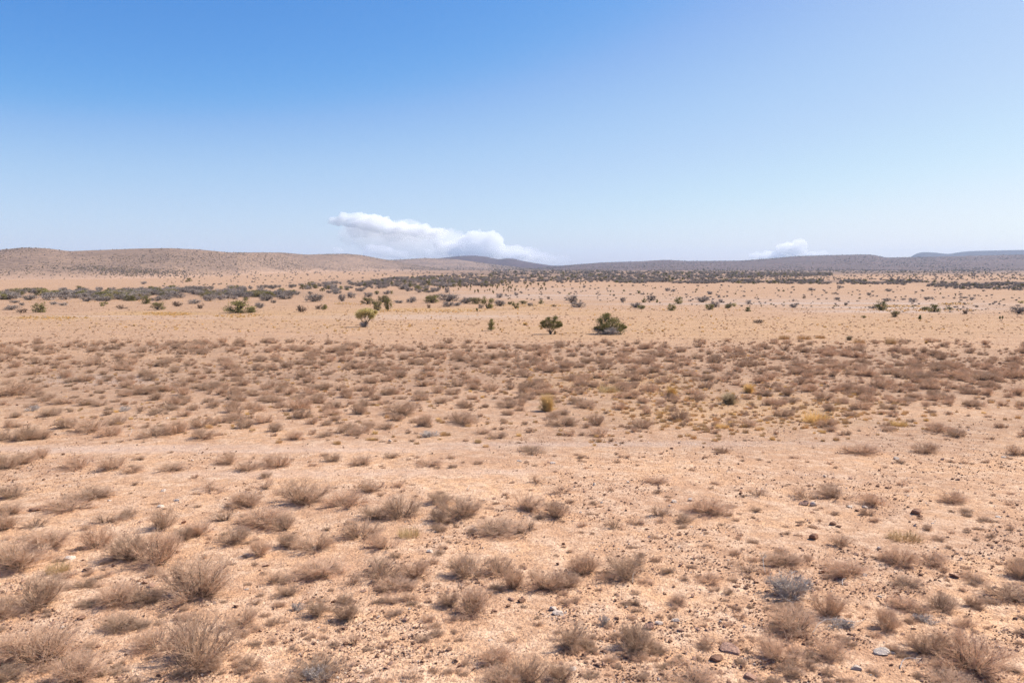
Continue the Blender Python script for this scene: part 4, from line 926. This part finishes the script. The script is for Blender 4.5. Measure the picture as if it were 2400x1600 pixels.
# ---- clouds ---------------------------------------------------------
cm = bpy.data.materials.new('cloud_vapour'); cm.use_nodes = True; ct = cm.node_tree; ct.nodes.clear()
def cloud_mat(name, dens):
    m = bpy.data.materials.new(name); m.use_nodes = True; t = m.node_tree; t.nodes.clear()
    out = t.nodes.new('ShaderNodeOutputMaterial'); pv = t.nodes.new('ShaderNodeVolumePrincipled')
    pv.inputs['Color'].default_value = (1, 1, 1, 1); pv.inputs['Anisotropy'].default_value = 0.0; pv.inputs['Density'].default_value = dens
    t.links.new(pv.outputs[0], out.inputs['Volume']); return m
CD, CM, CV = cloud_mat('cloud_dense', 1 / 230.0), cloud_mat('cloud_soft', 1 / 480.0), cloud_mat('cloud_veil', 1 / 900.0)
def cloud_mesh(name, mat, balls, D, seed, rough=0.25, voxel=34.0):
    """balls: (px, py, rx, ry) puffs in frame units at distance D"""
    g = np.random.default_rng(seed); V = []; T = []; n = 0; k = D / FPX
    for x, y, rx, ry in balls:
        m_ = max(1, int(rx / ry * 2))
        c = np.array([(x - 1200) * k, D, CAMZ + (HORIZON - y) * k])
        v = ICO3[0] * [rx * k, (rx * .25 + ry * .5) * k, ry * k] + c
        V.append(v); T.append(ICO3[1] + n); n += len(v)
        for _ in range(int(34 + rx * 1.6)):
            d = unit(g.normal(0, 1, 3)); s = (2.0 + g.uniform(.12, .38) * ry) * k; d[2] = abs(d[2]) if g.random() < .6 else d[2]
            v2 = ICO2[0] * s + c + d * [rx * k, (rx * .25 + ry * .5) * k, ry * k] * .9; V.append(v2); T.append(ICO2[1] + n); n += len(v2)
    me = mesh_np(name, np.concatenate(V), [np.concatenate(T)], [mat]); o = obj(name, me)
    rm = o.modifiers.new('remesh', 'REMESH'); rm.mode = 'VOXEL'; rm.voxel_size = voxel
    tx = bpy.data.textures.new(name + '_tx', 'CLOUDS'); tx.noise_scale = 7 * k; tx.noise_depth = 4
    dm = o.modifiers.new('billow', 'DISPLACE'); dm.texture = tx; dm.strength = rough * 38 * k; dm.mid_level = 0.5; dm.texture_coords = 'GLOBAL'
    tx2 = bpy.data.textures.new(name + '_tx2', 'CLOUDS'); tx2.noise_scale = 24 * k; tx2.noise_depth = 3
    d2 = o.modifiers.new('billow2', 'DISPLACE'); d2.texture = tx2; d2.strength = rough * 60 * k; d2.mid_level = 0.5; d2.texture_coords = 'GLOBAL'
    return o
CLD = 26000.0
big = cloud_mesh('cloud', CD, [(792,522,20,9),(820,519,26,13),(850,521,30,17),(885,526,34,18),(925,535,42,15),(975,541,44,12),(1015,544,34,9),(1040,546,14,5)], CLD, 1)
veil = cloud_mesh('veil', CV, [(860,552,60,28),(930,565,95,40),(1030,578,70,36)], CLD + 900, 2); veil.parent = big
soft = cloud_mesh('soft_base', CM, [(860,538,44,20),(930,548,50,17),(1000,553,50,13)], CLD + 200, 12); soft.parent = big
tag(big, 'long flat topped white cloud low above the left hills', 'cloud')
big2 = cloud_mesh('cloud', CD, [(1122,560,30,17),(1150,566,30,18),(1090,566,24,12),(1045,574,32,10),(1110,592,60,16),(1165,585,24,14),(1205,600,40,9)], CLD, 3)
v2 = cloud_mesh('veil', CV, [(1190,602,100,22),(1285,610,55,11)], CLD + 900, 4); v2.parent = big2
soft2 = cloud_mesh('soft_base', CM, [(1080,590,60,20),(1190,596,60,16),(1260,605,44,10)], CLD + 200, 13); soft2.parent = big2
tag(big2, 'billowing white cloud rising behind the purple hill', 'cloud')
c3 = cloud_mesh('cloud', CD, [(875,583,14,8),(900,592,26,12),(865,595,10,14),(940,596,20,8),(1004,592,10,8)], CLD - 5000, 5, voxel=40); tag(c3, 'small puffy cloud just above the hill crest below the long cloud', 'cloud')
c5 = cloud_mesh('cloud', CD, [(795,588,13,5)], CLD - 5000, 7, voxel=40); tag(c5, 'tiny white puff peeking over the left hill crest', 'cloud')
CF = cloud_mat('cloud_faint', 1 / 220.0); CF.node_tree.nodes['Principled Volume'].inputs['Anisotropy'].default_value = 0.35
c4 = cloud_mesh('cloud', CF, [(1868,574,14,12),(1850,585,36,14),(1905,596,34,6),(1800,600,50,7)], CLD, 6); tag(c4, 'faint pale cloud above the long ridge on the right', 'cloud')

# ---- haze -----------------------------------------------------------
def box(name, lo_, hi_, mat):
    (a, b_, c_), (d, e_, f_) = lo_, hi_
    v = [(x, y, z) for x in (a, d) for y in (b_, e_) for z in (c_, f_)]
    f = [(0, 1, 3, 2), (4, 6, 7, 5), (0, 4, 5, 1), (2, 3, 7, 6), (0, 2, 6, 4), (1, 5, 7, 3)]
    return obj(name, mesh_np(name, v, [np.array(f)], [mat]))
hz = bpy.data.materials.new('haze_air'); hz.use_nodes = True; ht = hz.node_tree; ht.nodes.clear()
ho = ht.nodes.new('ShaderNodeOutputMaterial'); hv = ht.nodes.new('ShaderNodeVolumePrincipled')
hv.inputs['Color'].default_value = (0.57, 0.73, 0.97, 1); hv.inputs['Density'].default_value = 5.5e-5; hv.inputs['Anisotropy'].default_value = 0.1
ht.links.new(hv.outputs[0], ho.inputs['Volume'])
tag(box('haze', (-11500, -11500, -9), (11500, 11500, 235), hz), 'thin bluish haze over the plain', kind='stuff')
